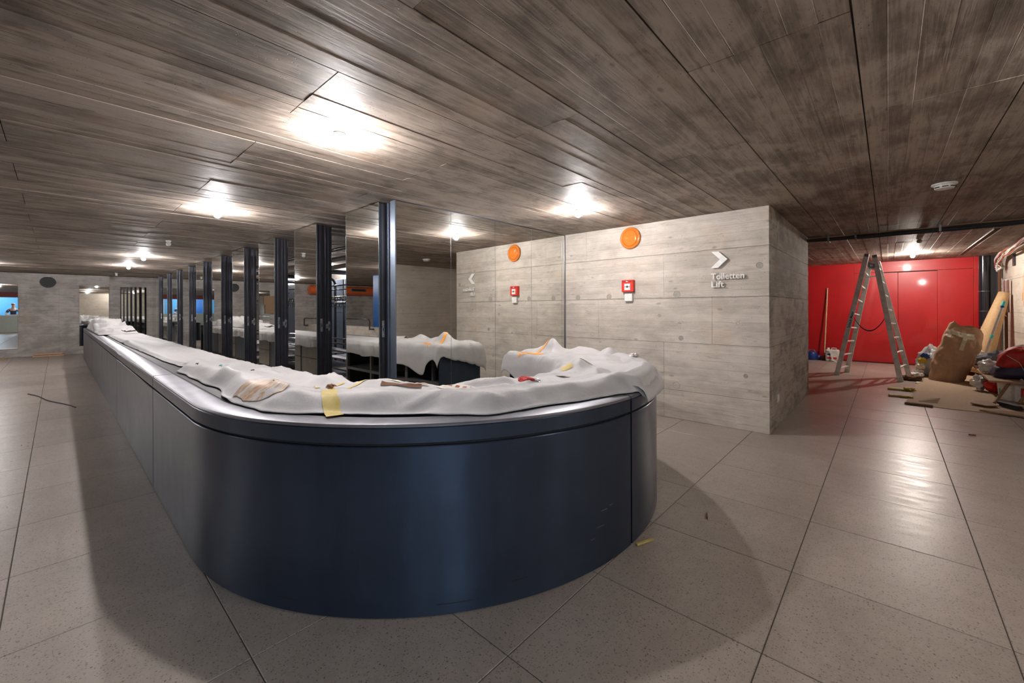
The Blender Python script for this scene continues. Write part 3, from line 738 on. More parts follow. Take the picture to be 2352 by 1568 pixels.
# black twig bundle at the far end
tw = G()
for k in range(9):
    a = random.uniform(-.8, .8); x, y = -11.6+random.uniform(-.15, .15), .95
    tw.tube([(x, y, .95), (x+.22*math.cos(a), y+.22*math.sin(a), .96+random.uniform(0, .03))], .006, 5)
tag(tw.build('cable_ties', M['black']), 'tangle of black cable ties on the sheet at the far end', 'cable ties')

# ================================================================= mirrored blocks between the cloakroom openings
YB = 2.27
def channel_profile(x0, x1, y0, y1):
    """plan outline of a block body with a grooved end face on the +x side"""
    d = .012
    return [(x0, y0), (x1, y0), (x1, y0+.018), (x1-d, y0+.024), (x1-d, y0+.042), (x1-.003, y0+.048), (x1-.003, y1-.012), (x1-d, y1-.006), (x1-d, y1), (x0, y1)]
def make_block(X0, label, wd=.73):
    r = empty('mirror_block', (X0, YB, 0), label, 'mirrored pillar', 'mirrored pillars between the cloakroom openings')
    G().prism(channel_profile(X0-wd, X0, YB+.008, YB+.095), .0, H-.02).build('front_leaf', M['dark_steel'], r, bevel=.0015)
    G().prism(channel_profile(X0-wd, X0+.012, YB+.108, YB+.20), .0, H-.03).build('rear_leaf', M['dark_steel'], r, bevel=.0015)
    G().box(X0-wd, X0-.015, YB+.095, YB+.108, .0, H-.02).build('core', M['black'], r)
    G().box(X0-wd+.001, X0-.001, YB, YB+.007, .01, H-.012).build('mirror', M['mirror'], r)
    G().box(X0-.0012, X0+.0008, YB-.0006, YB+.0074, .01, H-.012).build('mirror_edge', M['mirror_edge'], r)
    G().box(X0-wd-.0008, X0-wd+.0012, YB-.0006, YB+.0074, .01, H-.012).build('mirror_edge', M['mirror_edge'], r)
    # lock on the front leaf
    lk = G().box(X0-.002, X0+.0025, YB+.052, YB+.078, 1.105, 1.275).build('lock_plate', M['plate'], r, bevel=.001)
    G().box(X0+.002, X0+.0035, YB+.060, YB+.070, 1.165, 1.20).build('keyhole', M['black'], lk)
    for z in (1.12, 1.15, 1.225, 1.26): G().box(X0+.002, X0+.0032, YB+.062, YB+.068, z-.003, z+.003).build('screw', M['rust'], lk)
    # strike plate on the rear leaf
    n = 10; pl = []
    for k in range(n+1): a = math.pi*k/n; pl.append((YB+.158+.014*math.cos(a), 1.225+.014*math.sin(a)))
    for k in range(n+1): a = math.pi+math.pi*k/n; pl.append((YB+.158+.014*math.cos(a), 1.125+.014*math.sin(a)))
    g = G(); g.add([(X0+.0105, y, z) for y, z in pl]+[(X0+.014, y, z) for y, z in pl], [tuple(reversed(range(len(pl)))), tuple(range(len(pl), 2*len(pl)))]+[(i, (i+1) % len(pl), len(pl)+(i+1) % len(pl), len(pl)+i) for i in range(len(pl))])
    sp = g.build('strike_plate', M['plate'], r)
    G().box(X0+.010, X0+.0135, YB+.118, YB+.150, 1.145, 1.205).build('tongue', M['plate'], sp)
    G().box(X0+.0135, X0+.0148, YB+.153, YB+.163, 1.150, 1.200).build('slot', M['black'], sp)
    return r
ordw = ['second', 'third', 'fourth', 'fifth', 'sixth', 'seventh', 'eighth', 'ninth', 'tenth']
b0 = make_block(-5.50, 'second nearest mirrored steel pillar behind the counter, left of the bent black rail')
labs = ['third nearest mirrored steel pillar, the one beside the dangling cardboard reflection', 'fourth nearest mirrored steel pillar behind the long counter',
        'fifth nearest mirrored steel pillar, a lit bulb reflected at its left', 'sixth nearest mirrored steel pillar with a bluish shine on its end',
        'seventh nearest mirrored steel pillar along the counter', 'third farthest visible lock-plated mirrored pillar', 'narrow mirrored pillar before the last two near the left wall',
        'last but one mirrored pillar toward the left wall', 'last mirrored pillar of the row, beside the left wall']
for k, lb in enumerate(labs):
    c = copy_tree(b0) if k or True else b0
    c.location.x = -5.50-1.55*(k+1); c['label'] = lb
    if k == len(labs)-1: c.location.x = -18.66; c.scale.x = .7
# nearest block: same front leaf, joined to the mirrored end wall
r = empty('mirror_block', (-3.95, YB, 0), 'nearest mirrored steel pillar, wide dark and blue-grey end toward the counter', 'mirrored pillar', 'mirrored pillars between the cloakroom openings')
X0 = -3.95
G().prism(channel_profile(X0-.73, X0, YB+.008, YB+.085), .0, H-.01).build('front_leaf', M['dark_steel'], r, bevel=.0015)
G().box(X0-.73, X0-.01, YB+.085, YB+.18, 0, H-.02).build('rear_leaf', M['dark_steel'], r)
G().box(X0-.729, X0-.001, YB, YB+.007, .01, H-.008).build('mirror', M['mirror'], r)
G().box(X0-.0012, X0+.0008, YB-.0006, YB+.0074, .01, H-.008).build('mirror_edge', M['mirror_edge'], r)
G().box(X0-.7308, X0-.7288, YB-.0006, YB+.0074, .01, H-.008).build('mirror_edge', M['mirror_edge'], r)
lk = G().box(X0-.002, X0+.0025, YB+.035, YB+.062, 1.10, 1.275).build('lock_plate', M['plate'], r, bevel=.001)
G().box(X0+.002, X0+.0035, YB+.044, YB+.054, 1.17, 1.20).build('keyhole', M['black'], lk)
for z in (1.115, 1.145, 1.225, 1.26): G().box(X0+.002, X0+.0032, YB+.045, YB+.051, z-.003, z+.003).build('screw', M['rust'], lk)
G().prism([(X0-.01, YB+.098), (X0+.004, YB+.088), (X0+.03, YB+.088), (X0+.034, YB+.094), (X0+.045, YB+.094), (X0+.05, YB+.086), (-3.752, YB+.07), (-3.752, YB+.20), (X0-.01, YB+.20)], 0, H-.004).build('end_profile', M['blue_steel'], r, bevel=.0015)
# mirrored end wall
ew = empty('mirror_wall', (-3.74, 2.34, 0), 'tall wall of five mirror panels running back to the concrete wall', 'mirror')
ang = math.atan2(.062, 5.271-2.335)
def EWP(t, d): # t along wall, d outward
    return (-3.745+math.sin(ang)*t+math.cos(ang)*d, 2.335+math.cos(ang)*t-math.sin(ang)*d)
LW = (5.268-2.335)/math.cos(ang)
def ew_box(t0, t1, d0, d1, z0, z1, name, mat, parent=ew):
    return G().prism([EWP(t0, d0), EWP(t0, d1), EWP(t1, d1), EWP(t1, d0)], z0, z1).build(name, mat, parent)
ew_box(0.01, LW, -.10, -.008, 0, H-.004, 'backing', M['dark_steel'])
js = [0.012, .722, 1.432, 2.142, 2.852, LW-.002]
for a, b in zip(js, js[1:]): ew_box(a+.0022, b-.0022, -.007, 0, .02, H-.012, 'mirror_panel', M['mirror'])
for a in js[1:-1]: ew_box(a-.002, a+.002, -.008, -.002, .02, H-.012, 'joint', M['mirror_edge'])
ew_box(0.01, LW, -.008, .004, H-.013, H-.004, 'top_rail', M['dark_steel'])
ew_box(LW-.016, LW, -.008, .010, 0, H-.012, 'corner_strip', M['grey_steel'])
ew_box(0, .012, -.09, .003, 0, H-.006, 'front_edge', M['blue_steel'])

# ---- mirrors on the far left wall
for (y0, y1, z0, z1, lb) in ((-1.46, -.784, .25, 2.18, 'tall mirror at the very left of the end wall showing a bright opening'),
                             (.476, 1.159, .25, 2.19, 'narrow mirror on the end wall directly behind the counter end'),
                             (1.429, 2.10, .25, 2.18, 'mirror on the end wall reflecting the row of dark pillars as stripes')):
    r = empty('wall_mirror', (-19.2, (y0+y1)/2, (z0+z1)/2), lb, 'mirror', 'mirrors on the left end wall')
    G().box(-19.2, -19.175, y0+.01, y1-.01, z0+.01, z1-.01).build('backing', M['mirror_edge'], r)
    G().box(-19.175, -19.168, y0, y1, z0, z1).build('glass', M['mirror'], r, bevel=.002)
# round speaker
r = empty('wall_speaker', (-19.2, -.189, 2.265), 'round black loudspeaker grille high on the left end wall', 'speaker')
G().lathe([(.168, 0), (.170, .025), (.160, .035)], (-19.2, -.189, 2.265), 0, 40).build('frame', M['dark_steel'], r, smooth=True)
G().lathe([(.157, .030), (.157, .036), (.02, .046)], (-19.2, -.189, 2.265), 0, 40).build('grille', M['black'], r, smooth=True)
G().box(-19.2, -19.15, -.24, -.14, 2.43, 2.45).build('bracket', M['offwhite'], r)

# ================================================================= cloakroom behind the blocks
def make_rack(x0, label):
    """coat rack: bent black rail frame with bars, hooks and shelves; x0 = its right end"""
    r = empty('coat_rack', (x0, 3.2, 0), label, 'coat rack', 'coat racks behind the mirrored pillars')
    for xe in (x0, x0-1.5):
        pts = [(xe, 3.2, 0), (xe, 3.2, 1.97)]
        for k in range(1, 9): a = math.pi/2*k/8; pts.append((xe, 3.2+.16*(1-math.cos(a)), 1.97+.16*math.sin(a)))
        pts += [(xe, 4.30, 2.13)]
        for k in range(1, 9): a = math.pi/2*k/8; pts.append((xe, 4.30+.16*math.sin(a), 2.13-.16*(1-math.cos(a))))
        pts += [(xe, 4.46, 0)]
        G().tube(pts, .028, 12).build('frame_pipe', M['black_pipe'], r, smooth=True)
    for y in (3.45, 4.2):
        for z in (1.83, 1.62, 1.52):
            G().tube([(x0+.03, y, z), (x0-1.53, y, z)], .013, 8).build('bar', M['black_pipe'], r, smooth=True)
    for z in (.86, .77, .63, .30):
        G().tube([(x0+.05, 3.45, z), (x0-1.53, 3.45, z)], .016, 8).build('bar', M['black_pipe'], r, smooth=True)
    for y in (3.45, 4.2):
        for k in range(13):
            xk = x0-.06-k*.115
            pts = [(xk, y, 1.63), (xk, y-.03, 1.60), (xk, y-.05, 1.50), (xk, y-.045, 1.455), (xk, y-.02, 1.44), (xk, y-.005, 1.46)]
            G().tube(pts, .005, 5).build('hook', M['black_pipe'], r)
            if k % 3 == 0: G().lathe([(.016, -.004), (.02, 0), (.016, .004)], (xk, y-.06, 1.63), 1, 12).build('number_tag', M['wood'], r)
    for z in (.52, .22):
        G().box(x0-1.5, x0, 3.4, 4.3, z-.012, z).build('shelf', M['grey_steel'], r)
    return r
rk = make_rack(-4.55, 'nearest black pipe coat rack with hooks, just behind the nearest mirrored pillar')
for k, lb in enumerate(['black pipe coat rack seen through the gap left of the nearest mirrored pillar', 'black pipe coat rack seen through the second gap between mirrored pillars',
                        'black pipe coat rack seen through the third gap between mirrored pillars', 'black pipe coat rack behind the fourth gap between mirrored pillars']):
    c = copy_tree(rk); c.location.x = -4.55-1.85*(k+1); c['label'] = lb
for k in range(4):
    x = -5.4-2.4*k
    G().box(x-2.3, x, 4.86, 4.90, .05, 2.15).build('steel_panel', M['blue_steel'])
    o = [o for o in bpy.data.objects if o.name.startswith('steel_panel')][-1]
    tag(o, 'grey-blue steel back panel behind the '+('nearest coat rack', 'second coat rack', 'third coat rack', 'farthest coat rack')[k], 'panel', 'steel panels behind the coat racks')
for k, y in enumerate((3.1, 3.6, 4.1)):
    o = G().tube([(-18.5, y, 2.38-.03*k), (-4.0, y, 2.38-.03*k)], .045 if k else .03, 12).build('ceiling_pipe', M['inox'] if k else M['black_pipe'], None, smooth=True)
    tag(o, ['thin dark pipe under the ceiling just behind the mirrored pillars', 'thick steel pipe under the ceiling above the coat racks', 'rearmost steel pipe under the ceiling of the cloakroom'][k], 'pipe')

# ================================================================= things on the concrete wall
YW = 5.269
cx, cz = -2.597, 2.35
r = empty('orange_wall_disc', (cx, YW, cz), 'glossy orange round alarm sounder high on the pale concrete wall', 'alarm')
G().lathe([(.118, 0), (.143, .003), (.148, .014), (.143, .027), (.128, .034), (.116, .030), (.112, .020)], (cx, YW, cz), 1, 56, -1).build('ring', M['orange'], r, smooth=True, angle=70)
G().lathe([(.110, .010), (.110, .024), (.100, .034), (.070, .034), (.035, .026), (.004, .022)], (cx, YW, cz), 1, 56, -1).build('dish', M['orange'], r, smooth=True, angle=70)
# fire call point
x, z = -2.623, 1.70
r = empty('fire_call_point', (x, YW, z), 'red fire alarm call point with white press field on the concrete wall', 'fire alarm')
G().box(x-.085, x+.085, YW-.055, YW, z-.080, z+.080).build('housing', M['red_box'], r, bevel=.006)
G().box(x-.078, x+.078, YW-.059, YW-.054, z+.046, z+.074).build('header', plain('dull_red', (.42, .02, .015), .4), r)
pl = G().box(x-.043, x+.043, YW-.058, YW-.054, z-.058, z+.030).build('press_field', M['white'], r, bevel=.001)
G().lathe([(.014, 0), (.014, .003)], (x, YW-.058, z-.012), 1, 20, -1).build('dot', M['ink'], pl)
for s_ in (-1, 1):
    g = G(); g.add([(x+s_*.020, YW-.0605, z-.012), (x+s_*.030, YW-.0605, z-.004), (x+s_*.030, YW-.0605, z-.020), (x+s_*.020, YW-.058, z-.012), (x+s_*.030, YW-.058, z-.004), (x+s_*.030, YW-.058, z-.020)],
               [(0, 1, 2), (3, 5, 4), (0, 3, 4, 1), (1, 4, 5, 2), (2, 5, 3, 0)]); g.box(x+s_*.034-.004, x+s_*.034+.004, YW-.0605, YW-.058, z-.015, z-.009)
    g.build('arrow', M['ink'], pl)
g = G(); g.box(x-.016, x-.002, YW-.0605, YW-.058, z+.053, z+.066).box(x+.001, x+.012, YW-.0605, YW-.058, z+.053, z+.062); g.build('house_symbol', M['white'], r)
x, z = -2.617, 1.543
r = empty('junction_box', (x, YW, z), 'small white junction box below the red fire alarm call point', 'junction box')
G().box(x-.055, x+.055, YW-.040, YW, z-.052, z+.052).build('lid', M['white'], r, bevel=.006)
G().box(x-.050, x+.050, YW-.006, YW, z-.060, z+.045).build('back_plate', M['offwhite'], r)

def text_obj(name, body, size, ext, mat, parent, mw, align='LEFT', offset=0.0):
    cu_ = bpy.data.curves.new(name, 'FONT'); cu_.body = body; cu_.size = size; cu_.extrude = ext; cu_.align_x = align; cu_.resolution_u = 4; cu_.offset = offset
    o = bpy.data.objects.new(name, cu_); COL.objects.link(o); bpy.context.view_layer.update()
    me = bpy.data.meshes.new_from_object(o.evaluated_get(bpy.context.evaluated_depsgraph_get())); bpy.data.objects.remove(o)
    me.materials.clear(); me.materials.append(mat)
    me.transform(mw); me.transform(Matrix.Translation(-parent_loc(parent)))
    o = bpy.data.objects.new(name, me); COL.objects.link(o); o.parent = parent; return o, me
sg = empty('wall_sign', (-1.48, YW, 1.80), 'white raised arrow with the words Toiletten and Lift on the concrete wall', 'sign')
ya, yb = YW-.030, YW-.018
ar = [(-1.556, 2.062), (-1.478, 2.060), (-1.380, 1.966), (-1.482, 1.868), (-1.560, 1.870), (-1.462, 1.967)]
g = G(); n = len(ar); g.add([(x, ya, z) for x, z in ar]+[(x, yb, z) for x, z in ar], [tuple(range(n)), tuple(reversed(range(n, 2*n)))]+[(i, n+i, n+(i+1) % n, (i+1) % n) for i in range(n)])
g.build('arrow', M['whiteblock'], sg)
for x, z in ((-1.50, 2.03), (-1.50, 1.90)): G().box(x-.004, x+.004, yb, YW+.001, z-.004, z+.004).build('pin', M['grey_steel'], sg)
def width_of(me): xs = [v.co.x for v in me.vertices]; return max(xs)-min(xs)
for body, z, wanted in (('Toiletten', 1.735, .355), ('Lift', 1.642, .138)):
    mw = Matrix.Translation((-1.562, (ya+yb)/2, z)) @ Matrix.Rotation(R(90), 4, 'X')
    o, me = text_obj('lettering', body, .10, .006, M['whiteblock'], sg, mw, offset=.0009)
    k = wanted/width_of(me); x0_ = min(v.co.x for v in me.vertices)
    for v in me.vertices: v.co.x = x0_+(v.co.x-x0_)*k
# pale socket on the side of the block
r = empty('wall_socket', (-.962, 5.69, .335), 'small pale wall socket low on the dark side of the concrete block', 'socket')
G().box(-.966, -.952, 5.645, 5.735, .29, .38).build('plate', M['offwhite'], r, bevel=.003)
G().box(-.953, -.949, 5.665, 5.715, .31, .36).build('insert', M['white'], r)

# ================================================================= passage: cables, duct, lamp slot
def rope(p0, p1, sag, r, off, seed, n=26):
    pts = []
    for k in range(n+1):
        t = k/n; p = Vector(p0).lerp(Vector(p1), t); p.z += -sag*4*t*(1-t)+.010*noise.noise(Vector((t*9, seed, 0))); p.y += .04*noise.noise(Vector((t*7, seed, 3)))
        pts.append(p+Vector(off))
    return G().tube(pts, r, 7)
cb = empty('cable_bundle', (0, 8.22, H), 'thick bundle of black cables strapped under the ceiling across the passage', 'cables')
for k in range(13):
    y = (k % 5)*.034-.07; z = -.016-.019*(k//5)
    rope((-.97, 8.22, H-.01), (1.84, 8.22, H-.01), .012*(k % 3), .0085+.003*(k % 2), (0, y, z), k).build('cable', M['rubber'] if k % 4 else M['cardd'], cb, smooth=True)
for x in (-.69, -.36, .53, 1.5): G().box(x-.012, x+.012, 8.13, 8.31, H-.10, H-.093).box(x-.012, x+.012, 8.13, 8.137, H-.1, H).box(x-.012, x+.012, 8.303, 8.31, H-.1, H).build('clip', M['grey_steel'], cb)
r = empty('ceiling_slot', (1.17, 11.1, H), 'long narrow dark light slot in the passage ceiling near the right wall', 'ceiling slot')
for x in (1.135, 1.205): G().box(x-.006, x+.006, 9.1, 13.1, H-.016, H+.001).build('edge_rail', M['inox'], r)
G().box(1.14, 1.20, 9.1, 13.1, H-.009, H-.003).build('channel', M['joint'], r)
G().box(1.163, 1.177, 9.3, 12.9, H-.014, H-.009).build('center_rail', M['rust'], r)
r = empty('black_duct', (1.60, 13.8, 0), 'glossy black vertical duct standing between the red wall and the right wall', 'duct')
G().tube([(1.585, 13.88, 0), (1.585, 13.88, H)], .088, 36, False).build('pipe', M['black_pipe'], r, smooth=True)
G().box(1.66, 1.755, 13.86, 14.0, 0, H).build('side_panel', M['black'], r)
for z in (.45, .95, 1.30, 1.74):
    G().lathe([(.09, -.006), (.092, 0), (.09, .006)], (1.585, 13.88, z), n=32).build('clamp', M['grey_steel'], r, smooth=True)
G().tube([(1.80, 13.82, 0), (1.80, 13.82, 2.3)], .03, 12).build('thin_pipe', M['rust'], r, smooth=True)
# bundle of loose pale cables at the top of the right wall
r = empty('loose_cables', (1.80, 12.9, 2.42), 'tangle of white and red-brown cables hanging along the top of the right wall', 'cables')
mats = [M['white'], M['offwhite'], M['cardd'], M['whiteblock'], M['rust'], M['offwhite'], M['kraftl'], M['white'], M['redprint']]
spine = [Vector(p) for p in ((1.60, 9.8, 2.455), (1.66, 11.0, 2.45), (1.70, 11.9, 2.45), (1.72, 12.6, 2.45), (1.735, 13.05, 2.43), (1.73, 13.35, 2.37), (1.74, 13.45, 2.28), (1.77, 13.40, 2.22))]
for k in range(18):
    rr = random.Random(k); ph = rr.random()*6.3; ra = .012+.035*rr.random(); pts = []; m_ = 40
    for i in range(m_+1):
        t = i/m_*(len(spine)-1); a_ = min(int(t), len(spine)-2); p = spine[a_].lerp(spine[a_+1], t-a_); w2 = ph+t*.35+.8*noise.noise(Vector((t*.9, k*3.1, 0)))
        pts.append((p.x+ra*math.cos(w2)*1.2, p.y+.02*math.sin(w2*2), min(H-.03, p.z+ra*1.5*math.sin(w2)+(.02 if k in (0, 1, 2) else 0)-.02*(a_ == 5))))
    if k > 12: pts = pts[:int(m_*(.72+.05*(k-12)))]
    G().tube(pts, .020 if k in (0, 1) else .0095, 8).build('cable', mats[k % 9], r, smooth=True)
for k in range(10):
    rr = random.Random(50+k); c = (1.72, 13.38-.06*rr.random(), 2.36-.018*k); pts = []
    for i in range(13): a = i/12*2*math.pi; pts.append((c[0]+.03*math.sin(a*2+k), c[1]+.09*math.cos(a), c[2]+(.03+.04*rr.random())*math.sin(a)))
    G().tube(pts, .007, 6).build('loop', mats[(k*2) % 9], r, smooth=True)
r = G().box(1.825, 1.85, 12.60, 12.75, 2.20, 2.45).build('wall_bracket', M['dark_steel'], None, bevel=.003)
tag(r, 'dark steel bracket plate on the right wall under the loose cables', 'bracket')
G().lathe([(.012, 0), (.012, .006)], (1.825, 12.67, 2.40), 0, 10, -1).build('screw', M['plate'], r)
r = tag(G().box(1.815, 1.85, 13.35, 13.62, 1.55, 1.98).build('cable_trunking', M['offwhite'], None, bevel=.003), 'pale upright cover on the right wall beside the black duct', 'cover')
G().tube([(1.825, 13.50, 1.55), (1.825, 13.50, 1.50)], .012, 8).build('plug', M['rubber'], r)

# ================================================================= ladder
lad = empty('folding_ladder', (-.25, 11.0, 0), 'paint-spattered aluminium folding ladder standing open before the red wall', 'ladder')
feet = dict(ln=(-.79, 10.82, 0), lf=(-.66, 11.42, 0), rn=(.17, 10.63, 0), rf=(.31, 11.42, 0))
tops = dict(ln=(-.315, 10.86, 2.425), lf=(-.27, 11.27, 2.30), rn=(-.195, 10.86, 2.395), rf=(-.150, 11.32, 2.30))
for key in ('ln', 'lf', 'rn', 'rf'):
    a, b = Vector(feet[key]), Vector(tops[key]); d = (b-a).normalized()
    wv = Vector((d.z, 0, -d.x)).normalized()*.041
    tv = d.cross(wv).normalized()*.013
    s_ = G().obox(a+d*.05, b, wv, tv).build('stile', M['ladder'], lad, bevel=.006)
    G().obox(a, a+d*.07, wv*1.12, tv*1.25).build('foot_cap', M['offwhite'], s_, bevel=.004)
    G().obox(b-d*.03, b+d*.035, wv*.95, tv*1.1).build('top_cap', M['grey_steel'], s_, bevel=.01)
for a, b in (('ln', 'lf'), ('rn', 'rf')):
    for k in range(8):
        t = .055+.118*k if a == 'ln' else .10+.118*k
        p = Vector(feet[a]).lerp(Vector(tops[a]), t); q = Vector(feet[b]).lerp(Vector(tops[b]), t+.008)
        G().obox(p, q, (.019, 0, 0), (0, 0, .013)).build('rung', M['ladder'], lad, bevel=.004)
hp = Vector(tops['ln']).lerp(Vector(tops['rn']), .5)
for y in (10.84, 11.26):
    h_ = G().obox((hp.x-.04, y, 2.24), (hp.x+.07, y, 2.20), (0, 0, .05), (0, .014, 0)).build('hinge', M['grey_steel'], lad, bevel=.01)
    G().tube([(hp.x+.01, y-.03, 2.22), (hp.x+.01, y+.03, 2.22)], .022, 12).build('pivot', M['offwhite'], h_)
G().obox((-.42, 10.88, 1.98), (-.07, 10.88, 2.02), (0, 0, .012), (0, .006, 0)).build('paint_drip_bar', M['plate'], lad)
for (y, sg_, mt, wd) in ((10.84, .36, 'rubber', .02), (11.3, .40, 'cardd', .006)):
    p = Vector(feet['ln' if y < 11 else 'lf']).lerp(Vector(tops['ln' if y < 11 else 'lf']), .52); q = Vector(feet['rn' if y < 11 else 'rf']).lerp(Vector(tops['rn' if y < 11 else 'rf']), .52)
    pts = [p.lerp(q, t/14)-Vector((0, 0, sg_*4*(t/14)*(1-t/14)*.9)) for t in range(15)]
    g = G()
    for u, v in zip(pts, pts[1:]): g.obox(u, v, (0, 0, wd*.6), (0, .004, 0))
    g.build('strap', M[mt], lad)
a, b = Vector(feet['ln']), Vector(tops['ln']); d = (b-a).normalized(); xa = d; za = Vector((0, -1, 0)); ya_ = za.cross(xa).normalized(); za = xa.cross(ya_).normalized()
lc = a.lerp(b, .405)
st = G().obox(a.lerp(b, .39)+Vector((0, -.0135, 0)), a.lerp(b, .60)+Vector((0, -.0135, 0)), Vector((d.z, 0, -d.x))*.030, (0, .001, 0)).build('sticker', M['whiteblock'], lad)
mw = Matrix((xa, ya_, za)).transposed().to_4x4(); mw.translation = lc+Vector((0, -.016, 0))-ya_*.022
o, me = text_obj('sticker_text', 'Schaub Maler', .062, .0008, M['ink'], lad, mw, offset=.0012)
# ================================================================= passage odds and ends
r = tag(G().tube([(-1.262, 13.72, .02), (-1.20, 13.885, 1.91)], .016, 12).build('broomstick', M['wood'], None, smooth=True), 'pale wooden broomstick leaning on the red wall', 'stick')
r = empty('canister', (-1.06, 13.55, 0), 'white plastic canister with red and blue label at the foot of the red wall', 'canister')
G().prism([(-1.21, 13.42), (-.93, 13.42), (-.93, 13.66), (-1.21, 13.66)], 0, .30).build('body', M['offwhite'], r, bevel=.03)
G().box(-1.17, -.975, 13.416, 13.42, .07, .20).build('label', M['white'], r)
G().box(-1.17, -.975, 13.413, 13.417, .07, .115).build('red_field', M['red_box'], r)
G().box(-1.17, -1.10, 13.413, 13.417, .165, .20).build('blue_field', M['bluecan'], r)
G().tube([(-1.16, 13.54, .29), (-1.16, 13.54, .345)], .03, 14).build('cap', M['white'], r, smooth=True)
G().tube([(-1.10, 13.54, .29), (-1.08, 13.54, .34), (-1.00, 13.54, .34), (-.98, 13.54, .29)], .012, 8).build('handle', M['offwhite'], r, smooth=True)
g = G()
pts = [(-1.18, 13.40, .31), (-1.10, 13.39, .27), (-1.07, 13.38, .12), (-1.05, 13.37, .04), (-.98, 13.33, .012), (-.92, 13.30, .01)]
for u, v in zip(pts, pts[1:]): g.obox(u, v, (.016, 0, .004), (0, .002, 0))
tag(g.build('paper_ribbon', M['white']), 'white paper ribbon draped over the white canister', 'ribbon')
r = empty('blue_pot', (-1.52, 13.6, 0), 'dark blue plastic kettle-like pot on the floor by the red wall', 'pot')
G().lathe([(.10, 0), (.125, .03), (.13, .12), (.12, .19), (.10, .215), (.03, .23)], (-1.52, 13.6, 0), n=28).build('body', M['bluecan'], r, smooth=True)
G().tube([(-1.60, 13.6, .20), (-1.58, 13.6, .26), (-1.46, 13.6, .26), (-1.44, 13.6, .20)], .012, 8).build('handle', M['plate'], r, smooth=True)
lump('crumpled_can', (-1.37, 13.62, .07), .08, M['bluecan'], 'crumpled blue bag between the blue pot and the broomstick', 'bag', 2, (.9, .9, .8), .5)
lump('crumpled_bag', (-1.26, 13.60, .06), .07, M['rust'], 'small brown crumpled bag left of the broomstick foot', 'bag', 6, (.9, .9, .8), .5)

# cardboard on the floor
cp = [(.17, 8.22), (.35, 8.25), (.6, 8.20), (.95, 8.24), (1.30, 8.20), (1.84, 8.26), (1.84, 13.2), (.62, 13.2), (.56, 12.2), (.50, 11.2), (.36, 10.4), (.33, 9.6), (.24, 8.9)]
tag(G().prism(cp, .0008, .006).build('cardboard_sheet', M['card']), 'large flat cardboard sheet covering the passage floor on the right', 'cardboard')
tag(G().prism([(.90, 8.30), (1.02, 8.22), (1.30, 8.12), (1.84, 8.05), (1.84, 8.40), (1.4, 8.48), (1.1, 8.40)], .007, .025).build('cardboard_piece', M['cardd']), 'torn brown cardboard edge at the right corner of the floor sheet', 'cardboard')
tag(G().prism([(.17, 8.19), (.20, 8.25), (.46, 8.23), (.45, 8.17)], .007, .03).build('cardboard_piece', M['rust']), 'dark cardboard strip at the left front corner of the floor sheet', 'cardboard')
g = G(); g.add([(.33, 8.55, .008), (.52, 8.52, .008), (.56, 8.62, .07), (.40, 8.66, .03), (.33, 8.55, .012), (.52, 8.52, .012), (.56, 8.62, .074), (.40, 8.66, .034)], [(0, 1, 2, 3), (7, 6, 5, 4), (0, 4, 5, 1), (1, 5, 6, 2), (2, 6, 7, 3), (3, 7, 4, 0)])
tag(g.build('cardboard_piece', M['card']), 'small bent cardboard flap near the front edge of the floor sheet', 'cardboard')
# yellow foam scraps
for (cx_, cy_, lx, lb, s_) in ((.14, 8.80, .28, 'lower of two yellow foam strips on the floor behind the ladder', 1), (.09, 9.50, .20, 'upper yellow foam strip on the floor near the ladder foot', 2)):
    def f(a, b, cx_=cx_, cy_=cy_, lx=lx, s_=s_): return (cx_-lx/2+lx*a, cy_+.10*(b-.5)*(1+.3*noise.noise(Vector((a*4, s_, 0)))), .012+.028*math.sin(math.pi*b)*(.6+.4*noise.noise(Vector((a*7, b, s_)))))
    tag(G().grid(f, 16, 6).build('foam_strip', M['yellow'], None, smooth=True, angle=180, solid=.01), lb, 'foam')
lump('foam_scrap', (.255, 9.52, .03), .06, M['yellow'], 'small curled yellow foam scrap right of the upper foam strip', 'foam', 9, (1.2, .8, .5), .7)
lump('rag', (.33, 10.95, .05), .14, M['rust'], 'reddish brown rag on the floor at the right ladder foot', 'rag', 3, (1.1, .8, .42), .6)
tag(strip_o := G().prism([(.36, 10.6), (.41, 10.58), (.45, 10.75), (.40, 10.78)], .007, .012).build('tape_scrap', M['tapec']), 'cream tape scrap on the floor beside the brown rag', 'tape')

# kraft paper sack
sk = empty('paper_sack', (.80, 11.35, 0), 'tall crumpled brown paper sack closed with cream tape, leaning to the right', 'sack')
def sackf(a, b):
    th = a*2*math.pi; z = b
    cx_ = .80+.29*z; rx = .225+.055*math.sin(z*2.6)-.05*z*z; ry = .22*(1-.75*sstep((z-.72)/.30))
    c, s2 = math.cos(th), math.sin(th); e = .9
    x = rx*math.copysign(abs(c)**e, c); y = ry*math.copysign(abs(s2)**e, s2)
    top = 1.03-.055*math.cos(th*1)*1.6-.03*math.sin(th*3+1)
    zz = z*top
    if z > .96: x *= 1-.10*(z-.96)/.04
    nz = .06*fbm(x*4+3, zz*3.4, y*4+1, 5)+.07*abs(noise.noise(Vector((x*9, zz*7+x*6, y*9))))+.05*abs(noise.noise(Vector((x*5+zz*6, zz*3, y*5+9))))-.03
    return (cx_+x*(1+nz*1.3), 11.35+y*(1+nz*2.4), zz+nz*.4*z)
g = G().grid(sackf, 72, 54)
g.build('paper', M['kraft'], sk, smooth=True, angle=22)
BVS = BVHTree.FromPolygons([Vector(v) for v in g.v], g.f)
